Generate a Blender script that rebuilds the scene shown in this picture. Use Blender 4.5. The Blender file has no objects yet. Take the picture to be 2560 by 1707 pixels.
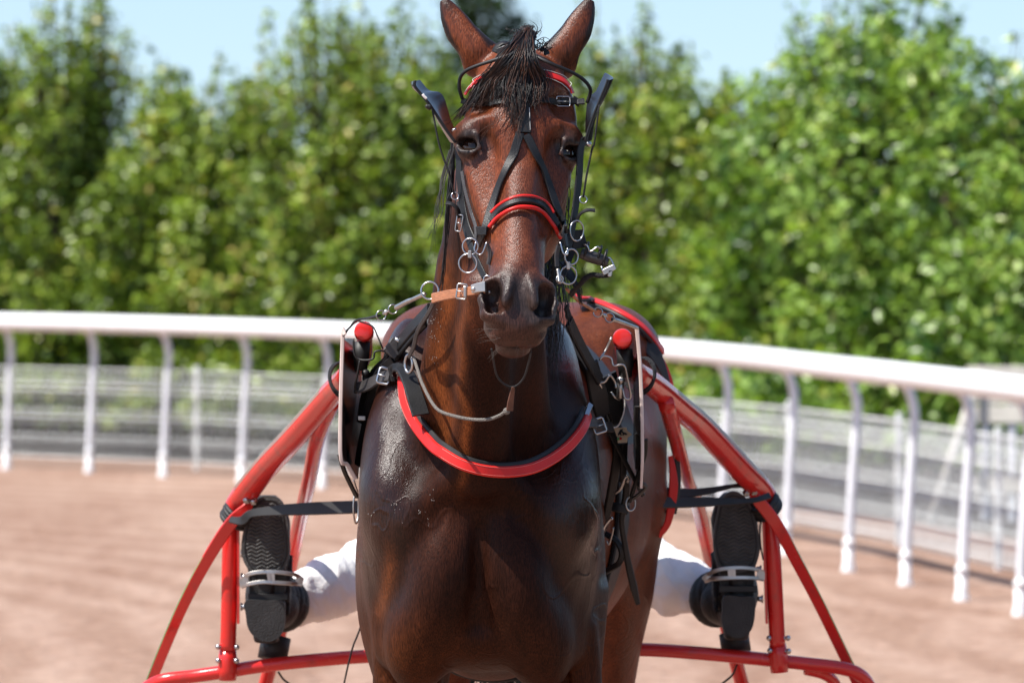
import bpy, math, random
import numpy as np
from mathutils import Vector, Matrix
from mathutils.bvhtree import BVHTree

# ------------------------------------------------------------------ camera, sky, sun, exposure
scene = bpy.context.scene
COL = scene.collection
CAM_H = 1.86                       # metres above the sand
LENS, SENSOR = 200.0, 36.0         # telephoto
PXW = 2560.0                       # the photograph's width in pixels
FPX = PXW * LENS / SENSOR
HORIZON = 511.6                    # the photograph's row of the horizon

cam_d = bpy.data.cameras.new('camera')
cam = bpy.data.objects.new('camera', cam_d)
COL.objects.link(cam)
cam.location = (0, 0, CAM_H)
cam.rotation_euler = (math.radians(90), 0, 0)
cam_d.lens = LENS
cam_d.sensor_width = SENSOR
cam_d.sensor_fit = 'HORIZONTAL'
cam_d.shift_y = -(853.5 - HORIZON) / PXW
cam_d.clip_start = 0.5
cam_d.clip_end = 4000
cam_d.dof.use_dof = True
cam_d.dof.focus_distance = 10.45
cam_d.dof.aperture_fstop = 7.6
scene.camera = cam

SUN_DIR = Vector((-0.50, -0.22, 0.84)).normalized()     # towards the sun
elev = math.asin(SUN_DIR.z)
azim = math.atan2(SUN_DIR.x, SUN_DIR.y)
world = bpy.data.worlds.new('World')
scene.world = world
world.use_nodes = True
wn = world.node_tree
wn.nodes.clear()
sky = wn.nodes.new('ShaderNodeTexSky')
sky.sky_type = 'NISHITA'
sky.sun_disc = False
sky.sun_elevation = elev
sky.sun_rotation = azim
sky.altitude = 50
sky.air_density = 1.0
sky.dust_density = 0.8
sky.ozone_density = 1.3
bg = wn.nodes.new('ShaderNodeBackground')
bg.inputs['Strength'].default_value = 0.12
wo = wn.nodes.new('ShaderNodeOutputWorld')
# the thick air right at the horizon is left out: the sky starts some degrees up
tcw = wn.nodes.new('ShaderNodeTexCoord')
lift = wn.nodes.new('ShaderNodeVectorMath'); lift.operation = 'ADD'
lift.inputs[1].default_value = (0, 0, 0.082)
wn.links.new(tcw.outputs['Generated'], lift.inputs[0])
wn.links.new(lift.outputs[0], sky.inputs['Vector'])
wn.links.new(sky.outputs[0], bg.inputs[0])
wn.links.new(bg.outputs[0], wo.inputs[0])

sun_d = bpy.data.lights.new('sun', 'SUN')
sun_d.energy = 5.0
sun_d.angle = math.radians(0.5)
sun_d.color = (1.0, 0.955, 0.89)
sun_o = bpy.data.objects.new('sun', sun_d)
COL.objects.link(sun_o)
sun_o.rotation_euler = (-SUN_DIR).to_track_quat('-Z', 'Y').to_euler()
sun_o.location = (-4, 2, 9)

vs = scene.view_settings
vs.view_transform = 'Standard'
vs.look = 'None'
vs.gamma = 1.0
vs.use_curve_mapping = False
vs.exposure = 0.66
scene.cycles.use_denoising = True
scene.cycles.max_bounces = 8
scene.cycles.transparent_max_bounces = 8

rng = random.Random(11)
nrg = np.random.default_rng(5)

# ------------------------------------------------------------------ pixel -> place
def W(sx, sy, d):
    """point at depth d (metres from the camera along its view) seen at photo pixel sx, sy"""
    return Vector(((sx - 1280.0) / FPX * d, d, CAM_H - (sy - HORIZON) / FPX * d))

def zf(x0, y0, s):                       # pixel of an enlarged view of the photo -> photo pixel
    return lambda x, y: (x0 + x / s, y0 + y / s)
Z1 = zf(1000, 0, 3.92); Z2 = zf(1000, 350, 3.92); Z3 = zf(1000, 650, 3.92)
Z4 = zf(800, 750, 3.1367); Z5 = zf(1400, 750, 3.137); Z6 = zf(350, 1150, 2.815)
Z7 = zf(1550, 1150, 2.8154); Z8 = zf(860, 1150, 2.815); Z9 = zf(840, 660, 5.2267)
ZA = zf(1440, 600, 5.225); ZB = zf(1440, 1000, 2.8)

# ------------------------------------------------------------------ materials
def _set(b, k, v):
    if k in b.inputs:
        b.inputs[k].default_value = v

def mat(name, color, rough=0.6, metal=0.0, noise=0.0, nscale=20.0, bump=0.0, bscale=120.0, spec=0.5,
        coat=0.0, rough_noise=0.0, stretch=(1, 1, 1), color2=None, lo=0.35, hi=0.65, detail=4.0):
    m = bpy.data.materials.new(name)
    m.use_nodes = True
    nt = m.node_tree
    b = nt.nodes['Principled BSDF']
    b.inputs['Base Color'].default_value = (*color, 1)
    b.inputs['Roughness'].default_value = rough
    b.inputs['Metallic'].default_value = metal
    _set(b, 'Specular IOR Level', spec)
    _set(b, 'Coat Weight', coat)
    _set(b, 'Coat Roughness', 0.08)
    tc = nt.nodes.new('ShaderNodeTexCoord')
    mp = nt.nodes.new('ShaderNodeMapping')
    mp.inputs['Scale'].default_value = stretch
    nt.links.new(tc.outputs['Object'], mp.inputs[0])
    if noise > 0 or color2 is not None:
        n = nt.nodes.new('ShaderNodeTexNoise')
        n.inputs['Scale'].default_value = nscale
        n.inputs['Detail'].default_value = detail
        nt.links.new(mp.outputs[0], n.inputs['Vector'])
        r = nt.nodes.new('ShaderNodeValToRGB')
        c2 = color2 if color2 is not None else tuple(max(0.0, c * (1 - noise)) for c in color)
        r.color_ramp.elements[0].position = lo
        r.color_ramp.elements[1].position = hi
        r.color_ramp.elements[0].color = (*c2, 1)
        r.color_ramp.elements[1].color = (*color, 1)
        nt.links.new(n.outputs['Fac'], r.inputs[0])
        nt.links.new(r.outputs[0], b.inputs['Base Color'])
        if rough_noise:
            mr = nt.nodes.new('ShaderNodeMapRange')
            mr.inputs['To Min'].default_value = max(0.02, rough - rough_noise)
            mr.inputs['To Max'].default_value = min(1, rough + rough_noise)
            nt.links.new(n.outputs['Fac'], mr.inputs['Value'])
            nt.links.new(mr.outputs[0], b.inputs['Roughness'])
    if bump > 0:
        n2 = nt.nodes.new('ShaderNodeTexNoise')
        n2.inputs['Scale'].default_value = bscale
        n2.inputs['Detail'].default_value = 5
        nt.links.new(mp.outputs[0], n2.inputs['Vector'])
        bp = nt.nodes.new('ShaderNodeBump')
        bp.inputs['Strength'].default_value = bump
        bp.inputs['Distance'].default_value = 0.01
        nt.links.new(n2.outputs['Fac'], bp.inputs['Height'])
        nt.links.new(bp.outputs[0], b.inputs['Normal'])
    return m

# ------------------------------------------------------------------ mesh building
def thing(name, label, cat, loc=(0, 0, 0), group=None):
    o = bpy.data.objects.new(name, None)
    o.empty_display_size = 0.1
    o.location = Vector(loc)
    COL.objects.link(o)
    tag(o, label, cat, group)
    return o

def tag(o, label=None, cat=None, group=None, kind=None):
    if label: o['label'] = label
    if cat: o['category'] = cat
    if group: o['group'] = group
    if kind: o['kind'] = kind
    return o

def wpos(o):
    """world position of an unrotated chain of parents"""
    q = Vector((0, 0, 0))
    while o is not None:
        q += o.location; o = o.parent
    return q

class MB:
    """collects vertices and faces of ONE mesh object (world coordinates)"""
    def __init__(self):
        self.v = []; self.f = []; self.m = []
    def add(self, v, f, mi=0):
        o = len(self.v)
        self.v += [tuple(p) for p in v]
        self.f += [tuple(i + o for i in q) for q in f]
        self.m += [mi] * len(f)
        return self
    def build(self, name, mats, parent=None, smooth=True, label=None, origin=None, auto=None):
        me = bpy.data.meshes.new(name)
        mats = mats if isinstance(mats, (list, tuple)) else [mats]
        base = wpos(parent) if parent is not None else Vector(origin or (0, 0, 0))
        me.from_pydata([(p[0] - base.x, p[1] - base.y, p[2] - base.z) for p in self.v], [], self.f)
        for m in mats: me.materials.append(m)
        if len(mats) > 1: me.polygons.foreach_set('material_index', self.m)
        me.validate()
        if smooth:
            me.polygons.foreach_set('use_smooth', [True] * len(me.polygons))
        me.update()
        if smooth and auto is not None:
            try: me.set_sharp_from_angle(angle=math.radians(auto))
            except Exception: pass
        o = bpy.data.objects.new(name, me)
        COL.objects.link(o)
        o.location = base
        if parent is not None:
            o.parent = parent
            o.location = (0, 0, 0)
        if label: o['label'] = label
        return o

def spline(pts, n=8, closed=False):
    """Catmull-Rom through pts (Vectors or tuples)"""
    P = [Vector(p) for p in pts]
    if len(P) < 3 and not closed:
        return [P[0].lerp(P[-1], i / n) for i in range(n + 1)]
    out = []
    m = len(P)
    rngk = range(m if closed else m - 1)
    for i in rngk:
        p1, p2 = P[i], P[(i + 1) % m]
        p0 = P[i - 1] if (i > 0 or closed) else p1 * 2 - p2
        p3 = P[(i + 2) % m] if (i + 2 < m or closed) else p2 * 2 - p1
        for k in range(n):
            t = k / n
            out.append(0.5 * ((2 * p1) + (p2 - p0) * t + (2 * p0 - 5 * p1 + 4 * p2 - p3) * t * t + (3 * p1 - p0 - 3 * p2 + p3) * t ** 3))
    if not closed: out.append(P[-1].copy())
    return out

def frames(P, closed=False, up=None):
    n = len(P)
    T = []
    for i in range(n):
        a = P[i - 1] if (i > 0 or closed) else P[i]
        b = P[(i + 1) % n] if (i < n - 1 or closed) else P[i]
        d = (b - a)
        T.append(d.normalized() if d.length > 1e-9 else Vector((0, 0, 1)))
    u = Vector(up) if up is not None else (Vector((0, 0, 1)) if abs(T[0].z) < 0.9 else Vector((1, 0, 0)))
    N = []
    for t in T:
        u = (u - t * u.dot(t))
        if u.length < 1e-6: u = t.orthogonal()
        u.normalize()
        N.append(u.copy())
    return T, N

def tube(P, r, seg=8, closed=False, caps=True, flat=1.0, up=None):
    """tube along P; r a number or a list; flat squashes it along the frame's up direction"""
    P = [Vector(p) for p in P]
    T, N = frames(P, closed, up)
    n = len(P)
    R = r if isinstance(r, (list, tuple)) else [r] * n
    if len(R) != n:
        R = [float(x) for x in np.interp(np.linspace(0, 1, n), np.linspace(0, 1, len(R)), R)]
    v, f = [], []
    for i in range(n):
        B = T[i].cross(N[i])
        for k in range(seg):
            a = 2 * math.pi * k / seg
            v.append(P[i] + (N[i] * math.sin(a) * flat + B * math.cos(a)) * R[i])
    for i in range(n if closed else n - 1):
        j = (i + 1) % n
        for k in range(seg):
            l = (k + 1) % seg
            f.append((i * seg + k, i * seg + l, j * seg + l, j * seg + k))
    if caps and not closed:
        f.append(tuple(range(seg))[::-1])
        f.append(tuple((n - 1) * seg + k for k in range(seg)))
    return v, f

def strap(P, N, w, t, closed=False):
    """leather strap: points P, outward normals N, width w (number or list), thickness t; bottom rests on P"""
    P = [Vector(p) for p in P]
    n = len(P)
    if isinstance(N, (Vector, tuple)): N = [Vector(N)] * n
    Wd = w if isinstance(w, (list, tuple)) else [w] * n
    if len(Wd) != n:
        Wd = [float(x) for x in np.interp(np.linspace(0, 1, n), np.linspace(0, 1, len(Wd)), Wd)]
    T, _ = frames(P, closed)
    v, f = [], []
    for i in range(n):
        nn = Vector(N[i]); nn = nn - T[i] * nn.dot(T[i])
        if nn.length < 1e-6: nn = T[i].orthogonal()
        nn.normalize()
        s = T[i].cross(nn); h = Wd[i] / 2; c = min(t * 0.35, h * 0.4)
        for a, b in ((-h, 0), (h, 0), (h, t - c), (h - c, t), (-h + c, t), (-h, t - c)):
            v.append(P[i] + s * a + nn * b)
    k = 6
    for i in range(n if closed else n - 1):
        j = (i + 1) % n
        for q in range(k):
            r = (q + 1) % k
            f.append((i * k + q, j * k + q, j * k + r, i * k + r))
    if not closed:
        f.append(tuple(range(k)))
        f.append(tuple((n - 1) * k + q for q in range(k))[::-1])
    return v, f

def ring(c, R, r, normal, seg=24, rs=8, sx=1.0, up=None):
    """wire ring: centre, ring radius, wire radius, axis; sx stretches it along 'up'"""
    nrm = Vector(normal).normalized()
    u = Vector(up) if up is not None else Vector((0, 0, 1))
    u = u - nrm * u.dot(nrm)
    u = u.normalized() if u.length > 1e-4 else nrm.orthogonal().normalized()
    w = nrm.cross(u)
    P = [Vector(c) + (u * math.cos(a) * sx + w * math.sin(a)) * R for a in [2 * math.pi * i / seg for i in range(seg)]]
    return tube(P, r, rs, closed=True, up=nrm)

def ball(c, r, seg=12, rows=8, squash=(1, 1, 1), M=None):
    v, f = [], []
    c = Vector(c)
    for i in range(rows + 1):
        th = math.pi * i / rows
        for k in range(seg):
            a = 2 * math.pi * k / seg
            p = Vector((math.sin(th) * math.cos(a) * squash[0], math.sin(th) * math.sin(a) * squash[1], math.cos(th) * squash[2])) * r
            v.append(c + (M @ p if M is not None else p))
    for i in range(rows):
        for k in range(seg):
            l = (k + 1) % seg
            f.append((i * seg + k, (i + 1) * seg + k, (i + 1) * seg + l, i * seg + l))
    return v, f

def box(c, ax, ay, az, bev=0.0):
    """box: centre and three half-axis vectors; chamfered edges if bev"""
    c, ax, ay, az = Vector(c), Vector(ax), Vector(ay), Vector(az)
    if bev <= 0:
        v = [c + ax * i + ay * j + az * k for i in (-1, 1) for j in (-1, 1) for k in (-1, 1)]
        f = [(0, 1, 3, 2), (4, 6, 7, 5), (0, 4, 5, 1), (2, 3, 7, 6), (0, 2, 6, 4), (1, 5, 7, 3)]
        return v, f
    lx, ly, lz = ax.length, ay.length, az.length
    ring_ = []
    for sx, sy in ((-1, -1), (1, -1), (1, 1), (-1, 1)):
        a1 = ax * sx * (1 - bev / lx) + ay * sy
        a2 = ax * sx + ay * sy * (1 - bev / ly)
        ring_ += [a1, a2] if (sx * sy < 0) else [a2, a1]
    ring_ = [ring_[1], ring_[0]] + ring_[2:] if False else ring_
    # order corners round
    ring_.sort(key=lambda q: math.atan2(q.dot(ay) / ly ** 2, q.dot(ax) / lx ** 2))
    v, f = [], []
    for zz, s in ((-1, 1 - bev / min(lx, ly)), (-1 + bev / lz, 1), (1 - bev / lz, 1), (1, 1 - bev / min(lx, ly))):
        for q in ring_: v.append(c + q * s + az * zz)
    for i in range(3):
        for k in range(8):
            l = (k + 1) % 8
            f.append((i * 8 + k, i * 8 + l, (i + 1) * 8 + l, (i + 1) * 8 + k))
    f.append(tuple(range(8))[::-1]); f.append(tuple(24 + k for k in range(8)))
    return v, f

def prism(outline, depth):
    """outline: list of Vectors (a planar loop); depth: Vector to sweep by"""
    n = len(outline); d = Vector(depth)
    v = [Vector(p) for p in outline] + [Vector(p) + d for p in outline]
    f = [tuple(range(n))[::-1], tuple(range(n, 2 * n))]
    for i in range(n):
        j = (i + 1) % n
        f.append((i, j, n + j, n + i))
    return v, f

def np_mesh(name, V, F, material, parent=None, smooth=True, base=None):
    me = bpy.data.meshes.new(name)
    b = np.array(wpos(parent)) if parent is not None else np.zeros(3)
    if base is not None: b = np.array(base)
    V = np.asarray(V, float) - b
    k = F.shape[1]
    me.vertices.add(len(V)); me.vertices.foreach_set('co', V.astype(np.float32).ravel())
    me.loops.add(F.size); me.loops.foreach_set('vertex_index', F.astype(np.int32).ravel())
    me.polygons.add(len(F)); me.polygons.foreach_set('loop_start', np.arange(0, F.size, k, dtype=np.int32))
    me.update(calc_edges=True)
    if smooth: me.polygons.foreach_set('use_smooth', np.ones(len(F), dtype=bool))
    for m in (material if isinstance(material, (list, tuple)) else [material]): me.materials.append(m)
    me.update()
    o = bpy.data.objects.new(name, me)
    COL.objects.link(o)
    if parent is not None: o.parent = parent
    if base is not None: o.location = b if parent is None else b - np.array(wpos(parent))
    return o

# ------------------------------------------------------------------ ground, running rail, wire fence, trees
def sand_material():
    m = bpy.data.materials.new('red_sand')
    m.use_nodes = True
    nt = m.node_tree; b = nt.nodes['Principled BSDF']
    b.inputs['Roughness'].default_value = .95; _set(b, 'Specular IOR Level', .15)
    tc = nt.nodes.new('ShaderNodeTexCoord')
    mp = nt.nodes.new('ShaderNodeMapping'); mp.inputs['Scale'].default_value = (1.0, .22, 1); mp.inputs['Rotation'].default_value = (0, 0, .5)
    nt.links.new(tc.outputs['Object'], mp.inputs[0])
    cols = []
    for sc, lo, hi, c0, c1, src in ((1.1, .36, .64, (.25, .138, .092), (.42, .285, .215), mp), (9.0, .35, .66, (.23, .135, .095), (.44, .31, .24), tc)):
        n = nt.nodes.new('ShaderNodeTexNoise'); n.inputs['Scale'].default_value = sc; n.inputs['Detail'].default_value = 7; n.inputs['Roughness'].default_value = .6
        nt.links.new(src.outputs[0] if src is mp else tc.outputs['Object'], n.inputs['Vector'])
        r = nt.nodes.new('ShaderNodeValToRGB')
        r.color_ramp.elements[0].position = lo; r.color_ramp.elements[1].position = hi
        r.color_ramp.elements[0].color = (*c0, 1); r.color_ramp.elements[1].color = (*c1, 1)
        nt.links.new(n.outputs['Fac'], r.inputs[0]); cols.append((r, n))
    mx = nt.nodes.new('ShaderNodeMix'); mx.data_type = 'RGBA'; mx.inputs['Factor'].default_value = .5
    nt.links.new(cols[0][0].outputs[0], mx.inputs['A']); nt.links.new(cols[1][0].outputs[0], mx.inputs['B'])
    # harrow lines and wheel marks that follow the bend
    mw = nt.nodes.new('ShaderNodeMapping'); mw.inputs['Location'].default_value = (14, -22, 0)
    nt.links.new(tc.outputs['Object'], mw.inputs[0])
    wv = nt.nodes.new('ShaderNodeTexWave'); wv.wave_type = 'RINGS'; wv.rings_direction = 'Z'
    wv.inputs['Scale'].default_value = .55; wv.inputs['Distortion'].default_value = 5.0; wv.inputs['Detail'].default_value = 3; wv.inputs['Detail Scale'].default_value = 1.2
    nt.links.new(mw.outputs[0], wv.inputs['Vector'])
    wr = nt.nodes.new('ShaderNodeValToRGB')
    wr.color_ramp.elements[0].position = .25; wr.color_ramp.elements[1].position = .8
    wr.color_ramp.elements[0].color = (.88, .85, .83, 1); wr.color_ramp.elements[1].color = (1.10, 1.13, 1.16, 1)
    nt.links.new(wv.outputs['Fac'], wr.inputs[0])
    mm = nt.nodes.new('ShaderNodeMix'); mm.data_type = 'RGBA'; mm.blend_type = 'MULTIPLY'; mm.inputs['Factor'].default_value = .8
    nt.links.new(mx.outputs['Result'], mm.inputs['A']); nt.links.new(wr.outputs[0], mm.inputs['B'])
    nt.links.new(mm.outputs['Result'], b.inputs['Base Color'])
    bp = nt.nodes.new('ShaderNodeBump'); bp.inputs['Strength'].default_value = 1.0; bp.inputs['Distance'].default_value = .05
    nt.links.new(cols[1][1].outputs['Fac'], bp.inputs['Height'])
    nt.links.new(bp.outputs[0], b.inputs['Normal'])
    return m

M_SAND = sand_material()
M_GRASS = mat('dry_grass', (.16, .17, .06), .95, noise=.5, nscale=3, bump=.6, bscale=40, spec=.1)
M_WHITE = mat('white_plastic', (.86, .86, .86), .38, noise=.06, nscale=8)
M_WHITE2 = mat('white_post_paint', (.74, .75, .78), .5, noise=.14, nscale=6)
M_WIRE = mat('galvanised_wire', (.86, .87, .85), .5, metal=.0, noise=.15, nscale=15)

# rail post feet: photo column (in a 2352-wide view) and distance, read off where each stands on the sand
POSTS = [(-1180, 42.2), (-970, 41.9), (-765, 41.6), (-560, 41.2), (-350, 40.8), (-165, 40.4), (15, 39.95), (205, 39.45), (375, 38.8), (555, 38.05), (740, 37.25), (925, 36.3), (1105, 35.2), (1290, 34.1),
         (1480, 32.9), (1655, 31.5), (1805, 30.2), (1949, 28.8), (2080, 27.75), (2209, 26.7), (2343, 25.7), (2480, 24.7), (2620, 23.6), (2790, 22.4)]
FEET = [Vector(((u * 2560 / 2352 - 1280) / FPX * d, d, 0)) for u, d in POSTS]

def outward(i, P):
    a = P[max(0, i - 1)]; b = P[min(len(P) - 1, i + 1)]
    t = (b - a).normalized()
    n = Vector((-t.y, t.x, 0))
    return n if n.y > 0 else -n

# the sand reaches from behind the camera to the fence and a little past it
edge = []
for i, p in enumerate(FEET): edge.append(p + outward(i, FEET) * 1.6)
edge = [Vector((-60, 47, 0)), Vector((-20, 43.5, 0))] + edge + [Vector((4.6, 15, 0)), Vector((5.5, 0, 0)), Vector((6, -40, 0))]
edge_s = spline(edge, 4)
gv = [(-900, -300, 0), (900, -300, 0), (900, 2500, 0), (-900, 2500, 0)]
ground = MB().add(gv, [(0, 1, 2, 3)]).build('ground', M_GRASS, smooth=False)
tag(ground, kind='structure')
tv = [(p.x, p.y, .004) for p in edge_s] + [(-80, -40, .004), (-80, 47, .004)]
track = MB().add(tv, [tuple(range(len(tv)))]).build('racetrack', M_SAND, smooth=False)
tag(track, kind='structure')

# ---- running rail
rail = thing('running_rail', 'white plastic running rail on curved gooseneck posts round the bend of the sand track', 'rail', FEET[11])
RAILP = [p - outward(i, FEET) * .10 + Vector((0, 0, 1.04)) for i, p in enumerate(FEET)]
MB().add(*tube(spline(RAILP, 8), .064, 16, flat=.92)).build('rail', M_WHITE, rail)
for i, p in enumerate(FEET):
    o = outward(i, FEET)
    pts = [p, p + o * .010 + Vector((0, 0, .28)), p + o * .032 + Vector((0, 0, .62)), p + o * .046 + Vector((0, 0, .80)), p + o * .036 + Vector((0, 0, .90)),
           p + o * .0 + Vector((0, 0, .975)), p - o * .075 + Vector((0, 0, 1.015))]
    po = MB().add(*tube(spline(pts, 5), [.024, .024, .0235, .0235, .0235, .023, .023], 12)).build('post', M_WHITE2, rail)
    MB().add(*ball(p + Vector((0, -.01, .15)), .031, 14, 9, (1, 1, .85))).add(*tube([p + Vector((0, 0, -.05)), p + Vector((0, 0, .02)), p + Vector((0, 0, .05)), p + Vector((0, 0, .13))], [.038, .036, .027, .026], 14)).build('foot_socket', M_WHITE, po)

# ---- welded wire fence behind the rail
FP = []
FEN = spline([p + outward(i, FEET) * (.75) for i, p in enumerate(FEET)], 10)
seglen = [0]
for a, b in zip(FEN, FEN[1:]): seglen.append(seglen[-1] + (b - a).length)
def fen_at(s):
    return Vector((float(np.interp(s, seglen, [q.x for q in FEN])), float(np.interp(s, seglen, [q.y for q in FEN])), 0))
fence = thing('wire_fence', 'pale welded wire mesh fence with ribbed panels standing behind the white rail', 'fence', fen_at(seglen[-1] / 2))
PAN = 2.0
npan = int(seglen[-1] / PAN)
HZ = [(.06, 0, .006), (.10, 0, .004), (.17, .030, .005), (.21, 0, .004), (.31, 0, .005), (.35, .030, .006), (.39, 0, .004), (.50, 0, .004), (.54, .030, .006), (.58, .030, .006), (.62, 0, .005), (.69, 0, .006)]
for k in range(npan):
    s0, s1 = k * PAN, (k + 1) * PAN
    a, b = fen_at(s0), fen_at(s1)
    t = (b - a).normalized(); n = Vector((t.y, -t.x, 0)); n = n if n.y < 0 else -n
    mb = MB()
    nw = 40
    for q in range(nw):
        p = a.lerp(b, (q + .5) / nw)
        prof = [(.03, 0), (.12, 0), (.17, .03), (.22, 0), (.30, 0), (.35, .03), (.40, 0), (.49, 0), (.56, .03), (.63, 0), (.70, 0)]
        mb.add(*tube([p + Vector((0, 0, z)) + n * off for z, off in prof], .0030, 4, caps=False))
    for z, off, r in HZ:
        mb.add(*tube([a + Vector((0, 0, z)) + n * (off + .003), b + Vector((0, 0, z)) + n * (off + .003)], r * .8, 5))
    mb.build('mesh_panel', M_WIRE, fence)
    q = a - n * .03
    MB().add(*box(q + Vector((0, 0, .360)), t * .016, n * .016, Vector((0, 0, .37)), .004)).build('fence_post', M_WIRE, fence, smooth=False)

# ---- white barrier with boarded top and a raking prop, beyond the fence
M_BOARD = mat('weathered_white_board', (.62, .59, .52), .7, noise=.25, nscale=5)
c0 = W(2445, 1200, 33.5); c0.z = 0
bar = thing('barrier', 'low white barrier of pale boards and posts with a raking prop, beyond the wire fence', 'barrier', c0)
bx = Vector((.93, -.36, 0)).normalized(); by = Vector((.36, .93, 0)).normalized()
for k in range(5):
    MB().add(*box(c0 + bx * (.05 + .16 * k) + Vector((0, 0, .45)), bx * .022, by * .022, Vector((0, 0, .45)), .004)).build('post', M_WHITE2, bar, smooth=False)
for k in range(3):
    MB().add(*box(c0 + bx * .44 - by * .034 + Vector((0, 0, .86 - .115 * k)), bx * .5, by * .010, Vector((0, 0, .052)), .003)).build('board', M_BOARD, bar, smooth=False)
MB().add(*box(c0 + bx * .44 - by * .034 + Vector((0, 0, .22)), bx * .5, by * .010, Vector((0, 0, .05)), .003)).build('rail_board', M_BOARD, bar, smooth=False)
pa = c0 + bx * .03 - by * .06 + Vector((0, 0, .88)); pb = c0 - bx * .20 - by * .30
MB().add(*tube([pa, pb], .026, 8)).build('prop', M_BOARD, bar)

# ---- trees
def leaf_material(name, c_dark, c_light, c_dry):
    m = bpy.data.materials.new(name)
    m.use_nodes = True
    nt = m.node_tree; b = nt.nodes['Principled BSDF']; out = nt.nodes['Material Output']
    at = nt.nodes.new('ShaderNodeAttribute'); at.attribute_name = 'tint'
    r = nt.nodes.new('ShaderNodeValToRGB')
    e = r.color_ramp.elements
    e[0].position = 0; e[0].color = (*c_dark, 1)
    e[1].position = .72; e[1].color = (*c_light, 1)
    x = e.new(1.0); x.color = (*c_dry, 1)
    nt.links.new(at.outputs['Fac'], r.inputs[0])
    nt.links.new(r.outputs[0], b.inputs['Base Color'])
    b.inputs['Roughness'].default_value = .34; _set(b, 'Specular IOR Level', .5)
    tr = nt.nodes.new('ShaderNodeBsdfTranslucent')
    hs = nt.nodes.new('ShaderNodeMixRGB'); hs.blend_type = 'MULTIPLY'; hs.inputs[0].default_value = 1; hs.inputs[2].default_value = (1.25, 1.3, .5, 1)
    nt.links.new(r.outputs[0], hs.inputs[1]); nt.links.new(hs.outputs[0], tr.inputs['Color'])
    mx = nt.nodes.new('ShaderNodeMixShader'); mx.inputs[0].default_value = .34
    nt.links.new(b.outputs[0], mx.inputs[1]); nt.links.new(tr.outputs[0], mx.inputs[2]); nt.links.new(mx.outputs[0], out.inputs['Surface'])
    return m
M_LEAF_A = leaf_material('hornbeam_leaf', (.038, .085, .014), (.33, .45, .062), (.46, .38, .10))
M_LEAF_B = leaf_material('maple_leaf', (.034, .092, .018), (.32, .48, .090), (.40, .44, .11))
M_LEAF_C = leaf_material('dark_far_leaf', (.030, .055, .022), (.055, .090, .035), (.09, .10, .04))
M_BARK = mat('bark', (.10, .075, .055), .9, noise=.4, nscale=12, bump=.6, bscale=50)

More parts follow.
